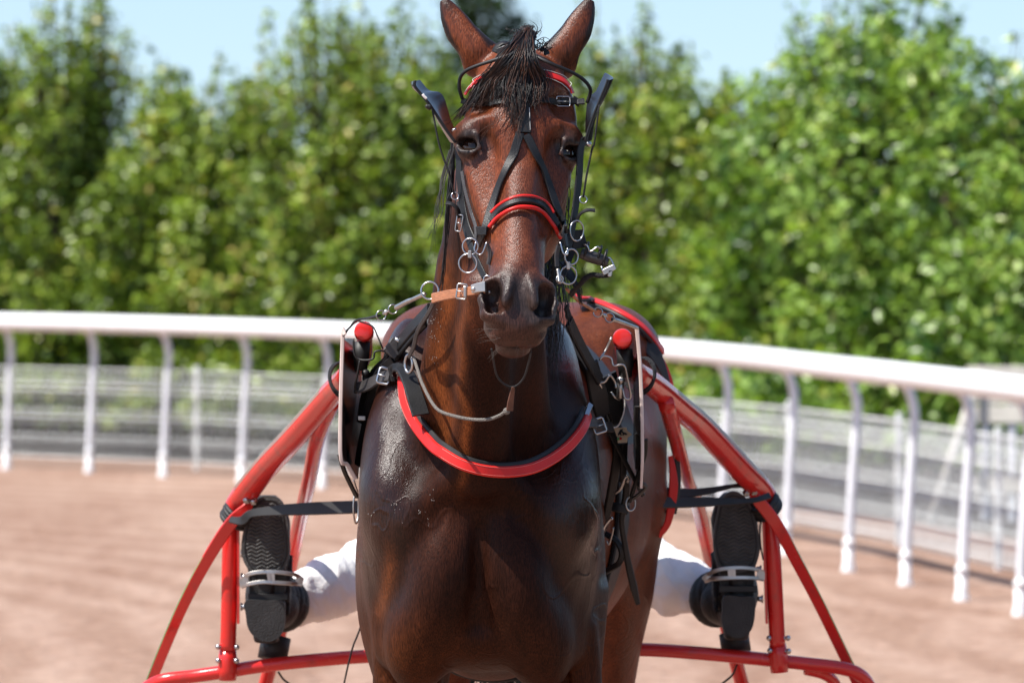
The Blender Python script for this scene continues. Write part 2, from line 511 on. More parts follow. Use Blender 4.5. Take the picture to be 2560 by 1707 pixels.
def make_tree(name, label, x, y, height, rad, seed, leaf=.07, nshoot=70, per=70, material=None, low=.12, spread=.45, group=None, leaders=0):
    r = np.random.default_rng(seed)
    t = thing(name, label, 'tree', (x, y, 0), group)
    # trunk and limbs
    mb = MB()
    base = Vector((x, y, 0))
    top = base + Vector((r.normal() * .06, r.normal() * .06, height * .8))
    mb.add(*tube(spline([base - Vector((0, 0, .05)), base.lerp(top, .3) + Vector((r.normal() * .04, r.normal() * .04, 0)), base.lerp(top, .65) + Vector((r.normal() * .05, 0, 0)), top], 4), [.075, .055, .035, .012], 7))
    Ls, Ns, Os = [], [], []
    for i in range(nshoot):
        h0 = height * (r.uniform(.03, .86) if i % 4 else r.uniform(.0, .14))
        a = r.uniform(0, 2 * math.pi)
        # shoot: leaves the stem, spreads, then turns up; the crown narrows to a spire
        prof = 1.0 - .78 * max(0, (h0 / height - .42) / .58) ** 1.2
        ro = rad * prof * r.uniform(.45, 1.15)
        p0 = np.array([x, y, h0 * .80])
        L = r.uniform(.45, 1.05) * (.50 + height * .12)
        p2 = np.array([x + math.cos(a) * ro, y + math.sin(a) * ro, min(h0 + L * r.uniform(.30, .75), height * r.uniform(.86, 1.05))])
        p1 = np.array([x + math.cos(a) * ro * .75, y + math.sin(a) * ro * .75, max(low, h0 + L * .08)])
        tt = np.linspace(0, 1, 6)[:, None]
        C = (1 - tt) ** 2 * p0 + 2 * tt * (1 - tt) * p1 + tt ** 2 * p2
        mb.add(*tube([Vector(c) for c in C], [.014, .004], 4, caps=False))
        n = int(per * r.uniform(.5, 1.4) * (1 - .35 * (h0 / height)))
        u = r.uniform(.10, 1.0, n) ** .75
        c = (1 - u[:, None]) ** 2 * p0 + 2 * u[:, None] * (1 - u[:, None]) * p1 + u[:, None] ** 2 * p2
        wid = spread * (.34 * (1.12 - u) + .05)
        c = c + r.normal(size=(n, 3)) * wid[:, None] * np.array([1, 1, .8])
        keep = (c[:, 2] > low)
        nk = int(keep.sum())
        Ls.append(c[keep]); Ns.append(np.full(nk, float(np.clip(.42 + r.normal() * .20, .02, .98))))
        Os.append(np.tile(np.array([math.cos(a) * .8, math.sin(a) * .8, .75]) + r.normal(size=3) * .35, (nk, 1)))
    for i in range(leaders):      # thin upright leaders that feather the top
        a = r.uniform(0, 2 * math.pi); ro = rad * r.uniform(.05, .62)
        b0 = np.array([x + math.cos(a) * ro * .6, y + math.sin(a) * ro * .6, height * r.uniform(.55, .70)])
        b1 = np.array([x + math.cos(a) * ro, y + math.sin(a) * ro, height * (1.0 - .25 * ro / rad) * r.uniform(.92, 1.12)])
        mb.add(*tube([Vector(b0), Vector(b1)], [.010, .003], 4, caps=False))
        n = int(46 * r.uniform(.7, 1.3)); u = r.uniform(0, 1, n)
        c = b0 + (b1 - b0) * u[:, None] + r.normal(size=(n, 3)) * (.062 * (1.15 - u))[:, None]
        Ls.append(c); Ns.append(np.full(n, float(np.clip(.45 + r.normal() * .2, .02, .98))))
        Os.append(np.tile(np.array([math.cos(a) * .6, math.sin(a) * .6, .7]), (n, 1)))
    mb.build('trunk', M_BARK, t)
    C = np.concatenate(Ls); base_t = np.concatenate(Ns)
    n = len(C)
    d = r.normal(size=(n, 3)); d[:, 2] = d[:, 2] * .6 - .25; d /= np.linalg.norm(d, axis=1)[:, None]
    nn = r.normal(size=(n, 3)) * .55 + np.concatenate(Os); nn -= d * (nn * d).sum(1)[:, None]; nn /= np.linalg.norm(nn, axis=1)[:, None]
    s = np.cross(d, nn)
    Lf = leaf * r.uniform(.6, 1.3, n)[:, None]; Wf = Lf * r.uniform(.5, .72, n)[:, None] * .5
    # six-cornered leaf folded on its midrib
    V = np.stack([C, C + d * Lf * .35 + s * Wf + nn * Wf * .3, C + d * Lf * .75 + s * Wf * .75 + nn * Wf * .25, C + d * Lf,
                  C + d * Lf * .75 - s * Wf * .75 + nn * Wf * .25, C + d * Lf * .35 - s * Wf + nn * Wf * .3], 1).reshape(-1, 3)
    k = np.arange(n) * 6
    F = np.concatenate([np.stack([k, k + 1, k + 2, k + 3], 1), np.stack([k, k + 3, k + 4, k + 5], 1)])
    o = np_mesh('crown', V, F, material, t, smooth=False)
    tint = np.clip(base_t + r.normal(size=n) * .17 + (r.uniform(size=n) < .04) * .45, 0, 1)
    at = o.data.attributes.new('tint', 'FLOAT', 'POINT')
    at.data.foreach_set('value', np.repeat(tint, 6).astype(np.float32))
    return t

def xat(sx, d): return (sx - 1280) / FPX * d
HEDGE = [
    (-420, 46.6, 60, .64, 'bushy hedge tree behind the fence, last of the row where the rail runs straight'),
    (-300, 46.2, 150, .62, 'rounded hedge tree behind the fence, second of the row from the straight rail'),
    (-185, 46.0, 40, .62, 'pointed hedge tree behind the fence, third of the row from the straight rail'),
    # photo column, distance, top row in the photo, crown radius, look
    (-70, 45.6, 60, .62, 'slim leafy hedge tree behind the fence, next but one from the twin-tipped tree'),
    (30, 46.0, 150, .60, 'short leafy hedge tree behind the fence, beside the tall twin-tipped tree'),
    (135, 45.3, 25, .55, 'tall hedge tree with a thin yellow-green spire, one of the twin tips'),
    (240, 45.6, -25, .50, 'tall dark hedge tree with a thin spire, the other of the twin tips'),
    (330, 45.0, 400, .62, 'low hedge tree filling the sky gap after the twin-tipped trees'),
    (425, 45.0, 150, .50, 'hedge tree with a reddish pointed tip standing over the sky gap'),
    (545, 44.6, 190, .58, 'rounded light green hedge tree between the sky gap and the bushy pair'),
    (665, 44.4, 120, .60, 'bushy light green hedge tree with two blunt tips behind the rail'),
    (800, 43.8, -40, .62, 'tall dense hedge tree with dark hollows near the pale shaft plate'),
    (925, 43.6, -10, .58, 'tall yellow-green hedge tree beside the horse ear'),
    (1050, 43.4, 110, .60, 'dense hedge tree behind the horse neck, below the dark conifer'),
    (1190, 43.0, 150, .60, 'hedge tree hidden mostly behind the horse forelock'),
    (1330, 42.6, 150, .60, 'hedge tree behind the horse poll and blinker'),
    (1470, 42.2, 60, .62, 'hedge tree with a feathery top just past the horse ear'),
    (1590, 41.8, 40, .62, 'broad yellow-green hedge tree between the horse ear and the sky notch'),
    (1715, 41.4, 130, .60, 'thin-topped hedge tree beside the sky notch'),
    (1830, 41.0, 240, .62, 'low hedge tree under the sky notch beside the big maple'),
]
for i, (sx, d, ty, rd, lb) in enumerate(HEDGE):
    h = CAM_H - (ty - HORIZON) / FPX * d
    make_tree('hedge_tree', lb, xat(sx, d), d, h, rd * 1.12, 100 + i, leaf=.066, nshoot=115, per=95, material=M_LEAF_A, group='trees of the tall hedge', spread=.34, leaders=16)
BIG = [(1960, 39.8, 60, .72, 'maple with large pale leaves at the edge of the sky notch'),
       (2090, 39.0, -60, .80, 'tall maple with big bright leaves, the highest beyond the barrier'),
       (2240, 38.6, -90, .78, 'tall maple with dark gaps in its crown behind the barrier prop'),
       (2390, 38.0, 20, .72, 'yellow-green maple behind the boarded barrier'),
       (2530, 37.4, 120, .74, 'maple with a drooping bough over the barrier, lower than its neighbours'),
       (2660, 37.0, 60, .74, 'maple past the end of the boarded barrier')]
for i, (sx, d, ty, rd, lb) in enumerate(BIG):
    h = CAM_H - (ty - HORIZON) / FPX * d
    make_tree('maple_tree', lb, xat(sx, d), d, h, rd, 200 + i, leaf=.085, nshoot=105, per=80, material=M_LEAF_B, group='maples at the end of the hedge', spread=.42, leaders=5)
# the bushes that close the foot of the hedge
for i in range(13):
    sx = -60 + i * 225
    d = 46.8 - i * .55
    make_tree('underwood_shrub', 'dark leafy shrub filling the foot of the hedge behind its trees', xat(sx, d), d + .6, 2.45 + .22 * math.sin(i * 2.1), .80, 300 + i,
              leaf=.07, nshoot=60, per=80, material=M_LEAF_A, group='shrubs behind the hedge trees', spread=.6)
make_tree('conifer_tree', 'dark blurred conifer rising far behind the hedge between the horse ears', xat(1200, 95), 95, CAM_H + (HORIZON + 130) / FPX * 95, 1.05, 401, leaf=.16, nshoot=120, per=70, material=M_LEAF_C, spread=.8)
# ------------------------------------------------------------------ the horse: one continuous skin grown from an implicit body
def axis(parts):
    out = []
    for a, b, h in parts:
        n = max(1, int(round((b - a) / h)))
        out += list(np.linspace(a, b, n, endpoint=False))
    out.append(parts[-1][1])
    return np.array(out, dtype=np.float32)

def pchip(t, y, td):
    t = np.asarray(t, float); y = np.asarray(y, float)
    h = np.diff(t); d = np.diff(y) / h
    m = np.zeros_like(y)
    m[0], m[-1] = d[0], d[-1]
    for i in range(1, len(y) - 1):
        if d[i - 1] * d[i] > 0:
            w1 = 2 * h[i] + h[i - 1]; w2 = h[i] + 2 * h[i - 1]
            m[i] = (w1 + w2) / (w1 / d[i - 1] + w2 / d[i])
    k = np.clip(np.searchsorted(t, td) - 1, 0, len(h) - 1)
    s = (td - t[k]) / h[k]
    return ((1 + 2 * s) * (1 - s) ** 2 * y[k] + s * (1 - s) ** 2 * h[k] * m[k] + s * s * (3 - 2 * s) * y[k + 1] + s * s * (s - 1) * h[k] * m[k + 1])

class Field:
    def __init__(self, xs, ys, zs):
        self.xs, self.ys, self.zs = xs, ys, zs
        self.D = np.ones((len(xs), len(ys), len(zs)), dtype=np.float32)
    def sub(self, lo, hi, pad):
        sl, ar = [], []
        for k, a in enumerate((self.xs, self.ys, self.zs)):
            i = max(0, int(np.searchsorted(a, lo[k] - pad)) - 1)
            j = min(len(a), int(np.searchsorted(a, hi[k] + pad)) + 1)
            if j <= i: return None, None
            sl.append(slice(i, j)); ar.append(a[i:j])
        X = ar[0][:, None, None]; Y = ar[1][None, :, None]; Z = ar[2][None, None, :]
        return tuple(sl), (X, Y, Z)
    def put(self, sl, d, k, op):
        A = self.D[sl]
        d = d.astype(np.float32)
        if op == 'sub':
            d = -d
            if k > 0:
                h = np.clip(0.5 - 0.5 * (A - d) / k, 0, 1)
                self.D[sl] = A + (d - A) * h + k * h * (1 - h)
            else: self.D[sl] = np.maximum(A, d)
        else:
            if k > 0:
                h = np.clip(0.5 + 0.5 * (d - A) / k, 0, 1)
                self.D[sl] = d + (A - d) * h - k * h * (1 - h)
            else: self.D[sl] = np.minimum(A, d)
    def ell(self, c, r, R=None, k=0.02, op='add'):
        """ellipsoid; R columns are its axes"""
        c = np.asarray(c, float); r = np.asarray(r, float)
        R = np.eye(3) if R is None else np.asarray(R, float)
        ext = np.sqrt(((R * r[None, :]) ** 2).sum(1))
        sl, P = self.sub(c - ext, c + ext, max(k, 0.004) + 0.012)
        if sl is None: return
        q = [P[0] - c[0], P[1] - c[1], P[2] - c[2]]
        l = [sum(R[j, i] * q[j] for j in range(3)) for i in range(3)]
        k0 = np.sqrt(sum((l[i] / r[i]) ** 2 for i in range(3)))
        k1 = np.sqrt(sum((l[i] / r[i] ** 2) ** 2 for i in range(3))) + 1e-9
        self.put(sl, k0 * (k0 - 1) / k1, k, op)
    def cap(self, a, b, ra, rb, k=0.02, op='add'):
        """round cone between two points"""
        a = np.asarray(a, float); b = np.asarray(b, float)
        m = max(ra, rb)
        sl, P = self.sub(np.minimum(a, b) - m, np.maximum(a, b) + m, max(k, 0.004) + 0.01)
        if sl is None: return
        ba = b - a; L = (ba ** 2).sum()
        q = [P[i] - a[i] for i in range(3)]
        h = np.clip(sum(q[i] * ba[i] for i in range(3)) / L, 0, 1)
        d = np.sqrt(sum((q[i] - ba[i] * h) ** 2 for i in range(3))) - (ra + (rb - ra) * h)
        self.put(sl, d, k, op)
    def loft(self, O, ex, et, en, st, k=0.02, op='add'):
        """sections along et: rows of (t, cx, cn, half_x, front_n, back_n, power)"""
        st = np.asarray(st, float)
        td = np.linspace(st[0, 0], st[-1, 0], 240)
        C = [pchip(st[:, 0], st[:, i], td) for i in range(1, 7)]
        O, ex, et, en = [np.asarray(q, float) for q in (O, ex, et, en)]
        lo = np.full(3, 9e9); hi = np.full(3, -9e9)
        for i in range(0, 240, 6):
            for sx in (-1, 1):
                for nn in (C[1][i] + C[3][i], C[1][i] - C[4][i]):
                    p = O + et * td[i] + ex * (C[0][i] + sx * C[2][i]) + en * nn
                    lo = np.minimum(lo, p); hi = np.maximum(hi, p)
        sl, P = self.sub(lo, hi, max(k, 0.004) + 0.012)
        if sl is None: return
        q = [P[i] - O[i] for i in range(3)]
        t = sum(q[i] * et[i] for i in range(3)); x = sum(q[i] * ex[i] for i in range(3)); n = sum(q[i] * en[i] for i in range(3))
        t, x, n = np.broadcast_arrays(t, x, n)
        tc = np.clip(t, td[0], td[-1])
        ii = (tc - td[0]) / (td[-1] - td[0]) * 239.0
        i0 = np.clip(ii.astype(np.int32), 0, 238); fr = (ii - i0).astype(np.float32)
        g = [c.astype(np.float32)[i0] * (1 - fr) + c.astype(np.float32)[i0 + 1] * fr for c in C]
        dx = x - g[0]; dn = n - g[1]
        hn = np.where(dn > 0, g[3], g[4])
        p = g[5]
        ax = np.abs(dx) / g[2] + 1e-6; an = np.abs(dn) / hn + 1e-6
        kk = (ax ** p + an ** p) ** (1.0 / p)
        rad = np.sqrt(dx * dx + dn * dn) + 1e-6
        d = rad * (1 - 1 / kk)
        e = np.maximum(td[0] - t, t - td[-1])
        d = np.where(e > 0, np.sqrt(np.maximum(d, 0) ** 2 + e * e), np.maximum(d, e))
        self.put(sl, d, k, op)
    def mesh(self):
        D, xs, ys, zs = self.D, self.xs, self.ys, self.zs
        s = D < 0
        c = np.zeros(tuple(n - 1 for n in D.shape), dtype=np.uint8)
        def sh(A, i, j, k):
            return A[i:A.shape[0] - 1 + i, j:A.shape[1] - 1 + j, k:A.shape[2] - 1 + k]
        for i in (0, 1):
            for j in (0, 1):
                for k in (0, 1): c += sh(s, i, j, k)
        I, J, K = np.nonzero((c > 0) & (c < 8))
        idx = np.full(c.shape, -1, dtype=np.int32)
        idx[I, J, K] = np.arange(len(I))
        acc = np.zeros((len(I), 3)); cnt = np.zeros(len(I))
        cor = [(i, j, k) for i in (0, 1) for j in (0, 1) for k in (0, 1)]
        for a in range(8):
            for b in range(a + 1, 8):
                if sum(abs(cor[a][q] - cor[b][q]) for q in range(3)) != 1: continue
                va = D[I + cor[a][0], J + cor[a][1], K + cor[a][2]]; vb = D[I + cor[b][0], J + cor[b][1], K + cor[b][2]]
                m = (va < 0) != (vb < 0)
                t = np.where(m, va / np.where(m, va - vb, 1), 0)
                pa = np.stack([xs[I + cor[a][0]], ys[J + cor[a][1]], zs[K + cor[a][2]]], 1)
                pb = np.stack([xs[I + cor[b][0]], ys[J + cor[b][1]], zs[K + cor[b][2]]], 1)
                acc += np.where(m[:, None], pa + (pb - pa) * t[:, None], 0); cnt += m
        V = acc / cnt[:, None]
        F = []
        for ax in range(3):
            o = [0, 0, 0]; o[ax] = 1
            a = s[tuple(slice(0, n - o[q]) for q, n in enumerate(s.shape))]
            b = s[tuple(slice(o[q], None) for q in range(3))]
            e = a != b
            i, j, k = np.nonzero(e)
            u, w = [(1, 2), (2, 0), (0, 1)][ax]
            base = np.stack([i, j, k], 1)
            ok = (base[:, u] > 0) & (base[:, w] > 0) & (base[:, u] < c.shape[u]) & (base[:, w] < c.shape[w])
            base = base[ok]
            flip = a[base[:, 0], base[:, 1], base[:, 2]]
            q = []
            for du, dw in ((-1, -1), (0, -1), (0, 0), (-1, 0)):
                p = base.copy(); p[:, u] += du; p[:, w] += dw
                q.append(idx[p[:, 0], p[:, 1], p[:, 2]])
            q = np.stack(q, 1)
            F.append(np.where(flip[:, None], q, q[:, ::-1]))
        F = np.concatenate(F)
        F = F[(F >= 0).all(1)]
        return V, F

def relax(V, F, it=2, lam=0.5, mask=None):
    E = np.concatenate([F[:, [0, 1]], F[:, [1, 2]], F[:, [2, 3]], F[:, [3, 0]]])
    n = len(V)
    for q in range(it):
        S = np.zeros_like(V); C = np.zeros(n)
        for a, b in ((0, 1), (1, 0)):
            for ax in range(3): S[:, ax] += np.bincount(E[:, a], weights=V[E[:, b], ax], minlength=n)
            C += np.bincount(E[:, a], minlength=n)
        d = S / np.maximum(C, 1)[:, None] - V
        lm = lam if q % 2 == 0 else -lam * 1.02
        V = V + d * lm * (1 if mask is None else mask[:, None])
    return V

# ---- head frame: T runs down the face, N stands off it, X is across
_p = math.radians(27)
def _rot(axis_, deg):
    return np.array(Matrix.Rotation(math.radians(deg), 3, axis_))
HR = _rot('Z', 6.5) @ _rot('Y', 4.0)
HX = HR @ np.array([1.0, 0, 0])
HT = HR @ np.array([0, -math.sin(_p), -math.cos(_p)])
HN = HR @ np.array([0, -math.cos(_p), math.sin(_p)])
HO = np.array([0.020, 10.42, 2.14])
def HP(x, t, n): return HO + HX * x + HT * t + HN * n
def hdir(x, t, n): return HX * x + HT * t + HN * n
HB = np.stack([HX, HT, HN], 1)

EYE_PTS = ((.0745, .194, -.0215), (.1130, .168, -.0580), (.0810, .1700, -.0165), (.0990, .1560, -.0300), (.0870, .2010, -.0300), (.1055, .1925, -.0455))

def build_horse_field():
    xs = axis([(-0.40, -0.16, 0.007), (-0.16, 0.20, 0.0036), (0.20, 0.40, 0.007)])
    ys = axis([(10.08, 10.52, 0.0036), (10.52, 10.95, 0.006), (10.95, 12.60, 0.011)])
    zs = axis([(-0.03, 0.88, 0.012), (0.88, 1.52, 0.0065), (1.52, 2.30, 0.0036)])
    G = Field(xs, ys, zs)
    X, Y, Z = np.eye(3)
    O = np.zeros(3)
    # barrel: sections along y  (t, cx, cz, half_x, up, down, power)
    G.loft(O, X, Y, Z, [
        (10.70, -.064, 1.24, .060, .07, .10, 2.0),
        (10.74, -.064, 1.24, .135, .15, .17, 2.1),
        (10.80, -.063, 1.24, .188, .22, .235, 2.2),
        (10.90, -.060, 1.25, .205, .27, .27, 2.3),
        (11.05, -.052, 1.27, .205, .33, .31, 2.2),
        (11.25, -.040, 1.28, .225, .36, .36, 2.1),
        (11.53, -.015, 1.28, .278, .31, .36, 2.1),
        (11.77, .005, 1.30, .292, .32, .34, 2.2),
        (11.97, .018, 1.33, .287, .325, .28, 2.3),
        (12.16, .022, 1.36, .250, .27, .24, 2.3),
        (12.31, .022, 1.38, .170, .17, .22, 2.1),
        (12.37, .022, 1.38, .08, .09, .12, 2.0)], k=0.0)
    # haunch swell
    for s in (-1, 1):
        G.ell((.020 + s * .187, 12.00, 1.38), (.115, .25, .25), k=.06)
        G.ell((.018 + s * .165, 11.94, 1.565), (.12, .20, .080), k=.06)
    # withers
    G.ell((-.045, 11.22, 1.60), (.06, .28, .075), k=.08)
    # neck: sections along z  (t, cx, cy, half_x, -, -)  ; n axis is -y (front)
    G.loft(O, X, Z, -Y, [
        (1.24, -.063, -10.98, .150, .235, .20, 2.2),
        (1.36, -.060, -10.98, .140, .275, .25, 2.2),
        (1.46, -.056, -10.95, .124, .288, .27, 2.2),
        (1.56, -.050, -10.88, .108, .268, .30, 2.2),
        (1.66, -.046, -10.80, .100, .232, .30, 2.1),
        (1.76, -.040, -10.74, .096, .205, .235, 2.1),
        (1.86, -.030, -10.68, .092, .170, .165, 2.1),
        (1.96, -.012, -10.62, .084, .130, .125, 2.1),
        (2.05, .004, -10.565, .068, .090, .090, 2.0),
        (2.10, .012, -10.54, .045, .060, .06, 2.0)], k=.05)
    # windpipe and jugular grooves
    G.cap((-.045, 10.545, 1.70), (-.060, 10.70, 1.36), .050, .060, k=.03)
    for s in (-1, 1):
        G.cap((-.045 + s * .066, 10.530, 1.68), (-.060 + s * .086, 10.685, 1.40), .008, .010, k=.03, op='sub')
        G.cap((-.045 + s * .050, 10.66, 1.74), (-.060 + s * .088, 10.80, 1.42), .040, .050, k=.04)
    # shoulders and breast
    for s in (-1, 1):
        cx = -.062
        G.ell((cx + s * .150, 10.90, 1.24), (.076, .17, .24), R=_rot('Y', s * 6), k=.05)
        G.ell((cx + s * .135, 11.02, 1.45), (.066, .17, .19), k=.06)
        G.ell((cx + s * .155, 10.80, 1.285), (.062, .075, .095), R=_rot('Y', s * 8), k=.035)      # point of shoulder
        G.ell((cx + s * .066, 10.755, 1.155), (.072, .078, .150), R=_rot('Y', -s * 14), k=.022)   # pectoral
        G.ell((cx + s * .110, 10.80, 1.05), (.070, .090, .115), R=_rot('Y', -s * 8), k=.03)
        G.cap((cx + s * .060, 10.72, 1.33), (cx + s * .160, 10.765, 1.23), .030, .028, k=.035)      # brachiocephalic band
        G.cap((cx + s * .165, 10.865, 1.18), (cx + s * .150, 10.86, 1.02), .050, .052, k=.03)
        G.ell((cx + s * .165, 11.03, 1.12), (.075, .14, .19), k=.06)                                # triceps
    G.cap((-.062, 10.692, 1.25), (-.062, 10.712, 1.02), .010, .013, k=.020, op='sub')              # median groove
    G.ell((-.062, 10.84, 1.035), (.080, .11, .06), k=.05)
    # fore legs
    for s, lx in ((-1, -.190), (1, .096)):
        y0 = 10.95
        G.loft(O, X, Z, -Y, [
            (.10, lx, -(y0 - .02), .040, .045, .045, 2.2),
            (.16, lx, -y0, .032, .036, .036, 2.0),
            (.22, lx, -y0, .037, .042, .040, 2.0),
            (.34, lx, -y0, .027, .036, .036, 2.0),
            (.44, lx, -y0, .030, .037, .037, 2.0),
            (.52, lx, -y0, .046, .052, .048, 2.3),
            (.60, lx, -y0, .044, .050, .048, 2.2),
            (.72, lx, -y0, .052, .058, .065, 2.0),
            (.86, lx, -y0, .064, .070, .085, 2.0),
            (.98, lx + s * .004, -(y0 + .01), .074, .085, .105, 2.0),
            (1.12, lx + s * .004, -(y0 + .03), .078, .10, .12, 2.0)], k=.035)
        G.ell((lx - s * .02, 10.895, .93), (.034, .032, .105), k=.018)
        G.ell((lx + s * .034, 10.90, .92), (.034, .036, .13), k=.018)
        G.cap((lx + s * .004, 10.868, 1.03), (lx + s * .010, 10.872, .86), .004, .006, k=.016, op='sub')
        G.cap((lx + s * .045, 10.885, 1.05), (lx + s * .058, 10.91, .93), .012, .010, k=.035)
        G.loft(O, X, Z, -Y, [(.0, lx, -(y0 - .05), .062, .075, .060, 2.2), (.10, lx, -(y0 - .03), .046, .052, .050, 2.2)], k=.008)
        # hind legs
        hx = .020 + s * .175
        y1 = 12.06
        G.loft(O, X, Z, -Y, [
            (.10, hx, -(y1 + .10), .040, .045, .045, 2.2),
            (.22, hx, -(y1 + .12), .037, .042, .042, 2.0),
            (.36, hx, -(y1 + .14), .031, .040, .040, 2.0),
            (.52, hx, -(y1 + .16), .037, .050, .058, 2.0),
            (.62, hx, -(y1 + .15), .042, .055, .072, 2.0),
            (.74, hx, -(y1 + .08), .052, .075, .075, 2.0),
            (.90, hx, -(y1 + .00), .075, .120, .115, 2.0),
            (1.05, hx + s * .006, -(y1 - .04), .100, .170, .155, 2.0),
            (1.25, hx + s * .010, -(y1 - .08), .115, .21, .20, 2.0)], k=.06)
        G.loft(O, X, Z, -Y, [(.0, hx, -(y1 + .07), .058, .072, .060, 2.2), (.10, hx, -(y1 + .09), .045, .050, .050, 2.2)], k=.008)
    # ---- head
    G.loft(HO, HX, HT, HN, [
        (-.035, 0, -.085, .040, .03, .05, 2.0),
        (.000, .006, -.080, .074, .065, .07, 2.2),
        (.050, .008, -.080, .093, .080, .09, 2.4),
        (.100, .007, -.085, .103, .088, .10, 2.6),
        (.150, .003, -.085, .106, .086, .11, 2.6),
        (.190, 0, -.088, .101, .086, .11, 2.35),
        (.235, 0, -.090, .091, .086, .105, 2.15),
        (.290, 0, -.085, .073, .082, .095, 2.05),
        (.345, 0, -.075, .058, .074, .080, 2.1),
        (.400, 0, -.062, .0505, .063, .064, 2.2),
        (.450, 0, -.056, .0500, .058, .060, 2.3),
        (.500, 0, -.054, .054, .050, .058, 2.4),
        (.525, 0, -.058, .050, .042, .050, 2.3),
        (.548, 0, -.064, .044, .030, .040, 2.2),
        (.562, 0, -.068, .030, .016, .026, 2.0)], k=.03)
    G.ell(HP(0, .135, -.022), (.060, .085, .030), R=HB, k=.025)          # forehead
    G.cap(HP(0, .25, -.024), HP(0, .43, -.020), .027, .025, k=.02)       # nasal bone
    for s in (-1, 1):
        G.ell(HP(s * .062, .228, -.148), (.038, .118, .085), R=HB, k=.025)        # jowl
        G.ell(HP(s * .036, .31, -.150), (.020, .10, .045), R=HB, k=.03)
        G.cap(HP(s * .082, .225, -.062), HP(s * .052, .345, -.052), .013, .008, k=.022)   # facial crest
        G.ell(HP(s * .084, .166, -.050), (.031, .040, .040), R=HB, k=.022)       # orbit
        G.cap(HP(s * .066, .140, -.014), HP(s * .106, .150, -.052), .012, .011, k=.022)
        G.ell(HP(s * .074, .098, -.012), (.018, .022, .014), R=HB, k=.030, op='sub')  # hollow over the eye
        G.ell(HP(s * .070, .215, -.016), (.022, .045, .012), R=HB, k=.03, op='sub')
        G.ell(HP(s * .058, .300, -.012), (.020, .060, .018), R=HB, k=.025, op='sub')
        # eye socket and lids: the inner corner lies lower than the outer one
        I_, O_, U1, U2, L1, L2 = EYE_PTS
        sg = lambda q: HP(s * q[0], q[1], q[2])
        d1 = sg(O_) - sg(I_); d1 /= np.linalg.norm(d1)
        od = hdir(s * .70, .10, .70); od -= d1 * od.dot(d1); od /= np.linalg.norm(od)
        d2 = np.cross(d1, od)
        M_ = (sg(I_) + sg(O_)) / 2
        G.ell(M_ + od * .004, (.0215, .0135, .0150), R=np.stack([d1, d2, od], 1), k=.005, op='sub')
        for q0, q1, r0, r1 in ((I_, U1, .0030, .0052), (U1, U2, .0052, .0060), (U2, O_, .0060, .0042), (I_, L1, .0030, .0040), (L1, L2, .0040, .0042), (L2, O_, .0042, .0038)):
            G.cap(sg(q0), sg(q1), r0, r1, k=.006)
        # nostril: flared wing and opening
        G.ell(HP(s * .0430, .498, -.034), (.0250, .042, .036), R=HB, k=.016)
        G.cap(HP(s * .026, .456, -.012), HP(s * .056, .468, -.022), .012, .0075, k=.014)
        G.cap(HP(s * .056, .468, -.022), HP(s * .0665, .495, -.031), .0070, .0055, k=.008)
        G.cap(HP(s * .0665, .495, -.031), HP(s * .0590, .526, -.035), .0055, .0065, k=.008)
        G.cap(HP(s * .0590, .526, -.035), HP(s * .034, .537, -.028), .0065, .0095, k=.010)
        G.ell(HP(s * .0470, .495, -.002), (.0200, .0290, .040), R=HB @ _rot('Z', s * 12), k=.006, op='sub')
        G.ell(HP(s * .0400, .517, -.008), (.0215, .0130, .036), R=HB, k=.006, op='sub')
        G.ell(HP(s * .0215, .488, -.004), (.0095, .034, .014), R=HB @ _rot('Z', -s * 12), k=.012)   # alar fold
        G.cap(HP(s * .032, .553, -.056), HP(s * .042, .535, -.066), .016, .014, k=.014)
    G.ell(HP(0, .535, -.046), (.038, .034, .030), R=HB, k=.020)           # upper lip
    G.ell(HP(0, .554, -.060), (.034, .014, .022), R=HB, k=.010)
    G.ell(HP(0, .557, -.094), (.032, .016, .026), R=HB, k=.008)           # lower lip
    G.ell(HP(0, .538, -.116), (.030, .022, .024), R=HB, k=.016)           # chin
    G.cap(HP(-.044, .548, -.080), HP(0, .566, -.070), .0022, .003, k=.006, op='sub')
    G.cap(HP(.044, .548, -.080), HP(0, .566, -.070), .0022, .003, k=.006, op='sub')
    # ears
    for s, base, tip in ((-1, W(*Z1(800, 640), 10.50), W(*Z1(422, -18), 10.52)), (1, W(*Z1(1545, 660), 10.50), W(*Z1(1868, -18), 10.52))):
        b = np.array(base); t = np.array(tip)
        et = (t - b) / np.linalg.norm(t - b); L = np.linalg.norm(t - b)
        en = np.array([0, -1.0, 0]); en -= et * en.dot(et); en /= np.linalg.norm(en)
        ex = np.cross(et, en)
        ex = ex if ex[0] > 0 else -ex
        o = -s                                   # inner side
        G.loft(b, ex, et, en, [
            (-.045, o * .030, -.02, .016, .016, .02, 2.0),
            (-.02, o * .018, -.015, .034, .024, .03, 2.0),
            (.00, o * .010, -.01, .042, .026, .03, 2.0),
            (.04, o * .004, 0, .0315, .022, .020, 2.0),
            (.08, -o * .003, 0, .0275, .018, .015, 2.0),
            (.105, -o * .003, 0, .0225, .014, .011, 2.0),
            (.128, -o * .002, 0, .0145, .010, .008, 2.0),
            (.145, -o * .001, 0, .0080, .006, .005, 2.0),
            (L - .003, o * .003, 0, .004, .004, .004, 2.0)], k=.018)
    return G

_G = build_horse_field()
HV, HF = _G.mesh()
del _G
HV = relax(HV, HF, 4, 0.45)

def sstep(a, b, x):
    t = np.clip((x - a) / (b - a), 0, 1)
    return t * t * (3 - 2 * t)

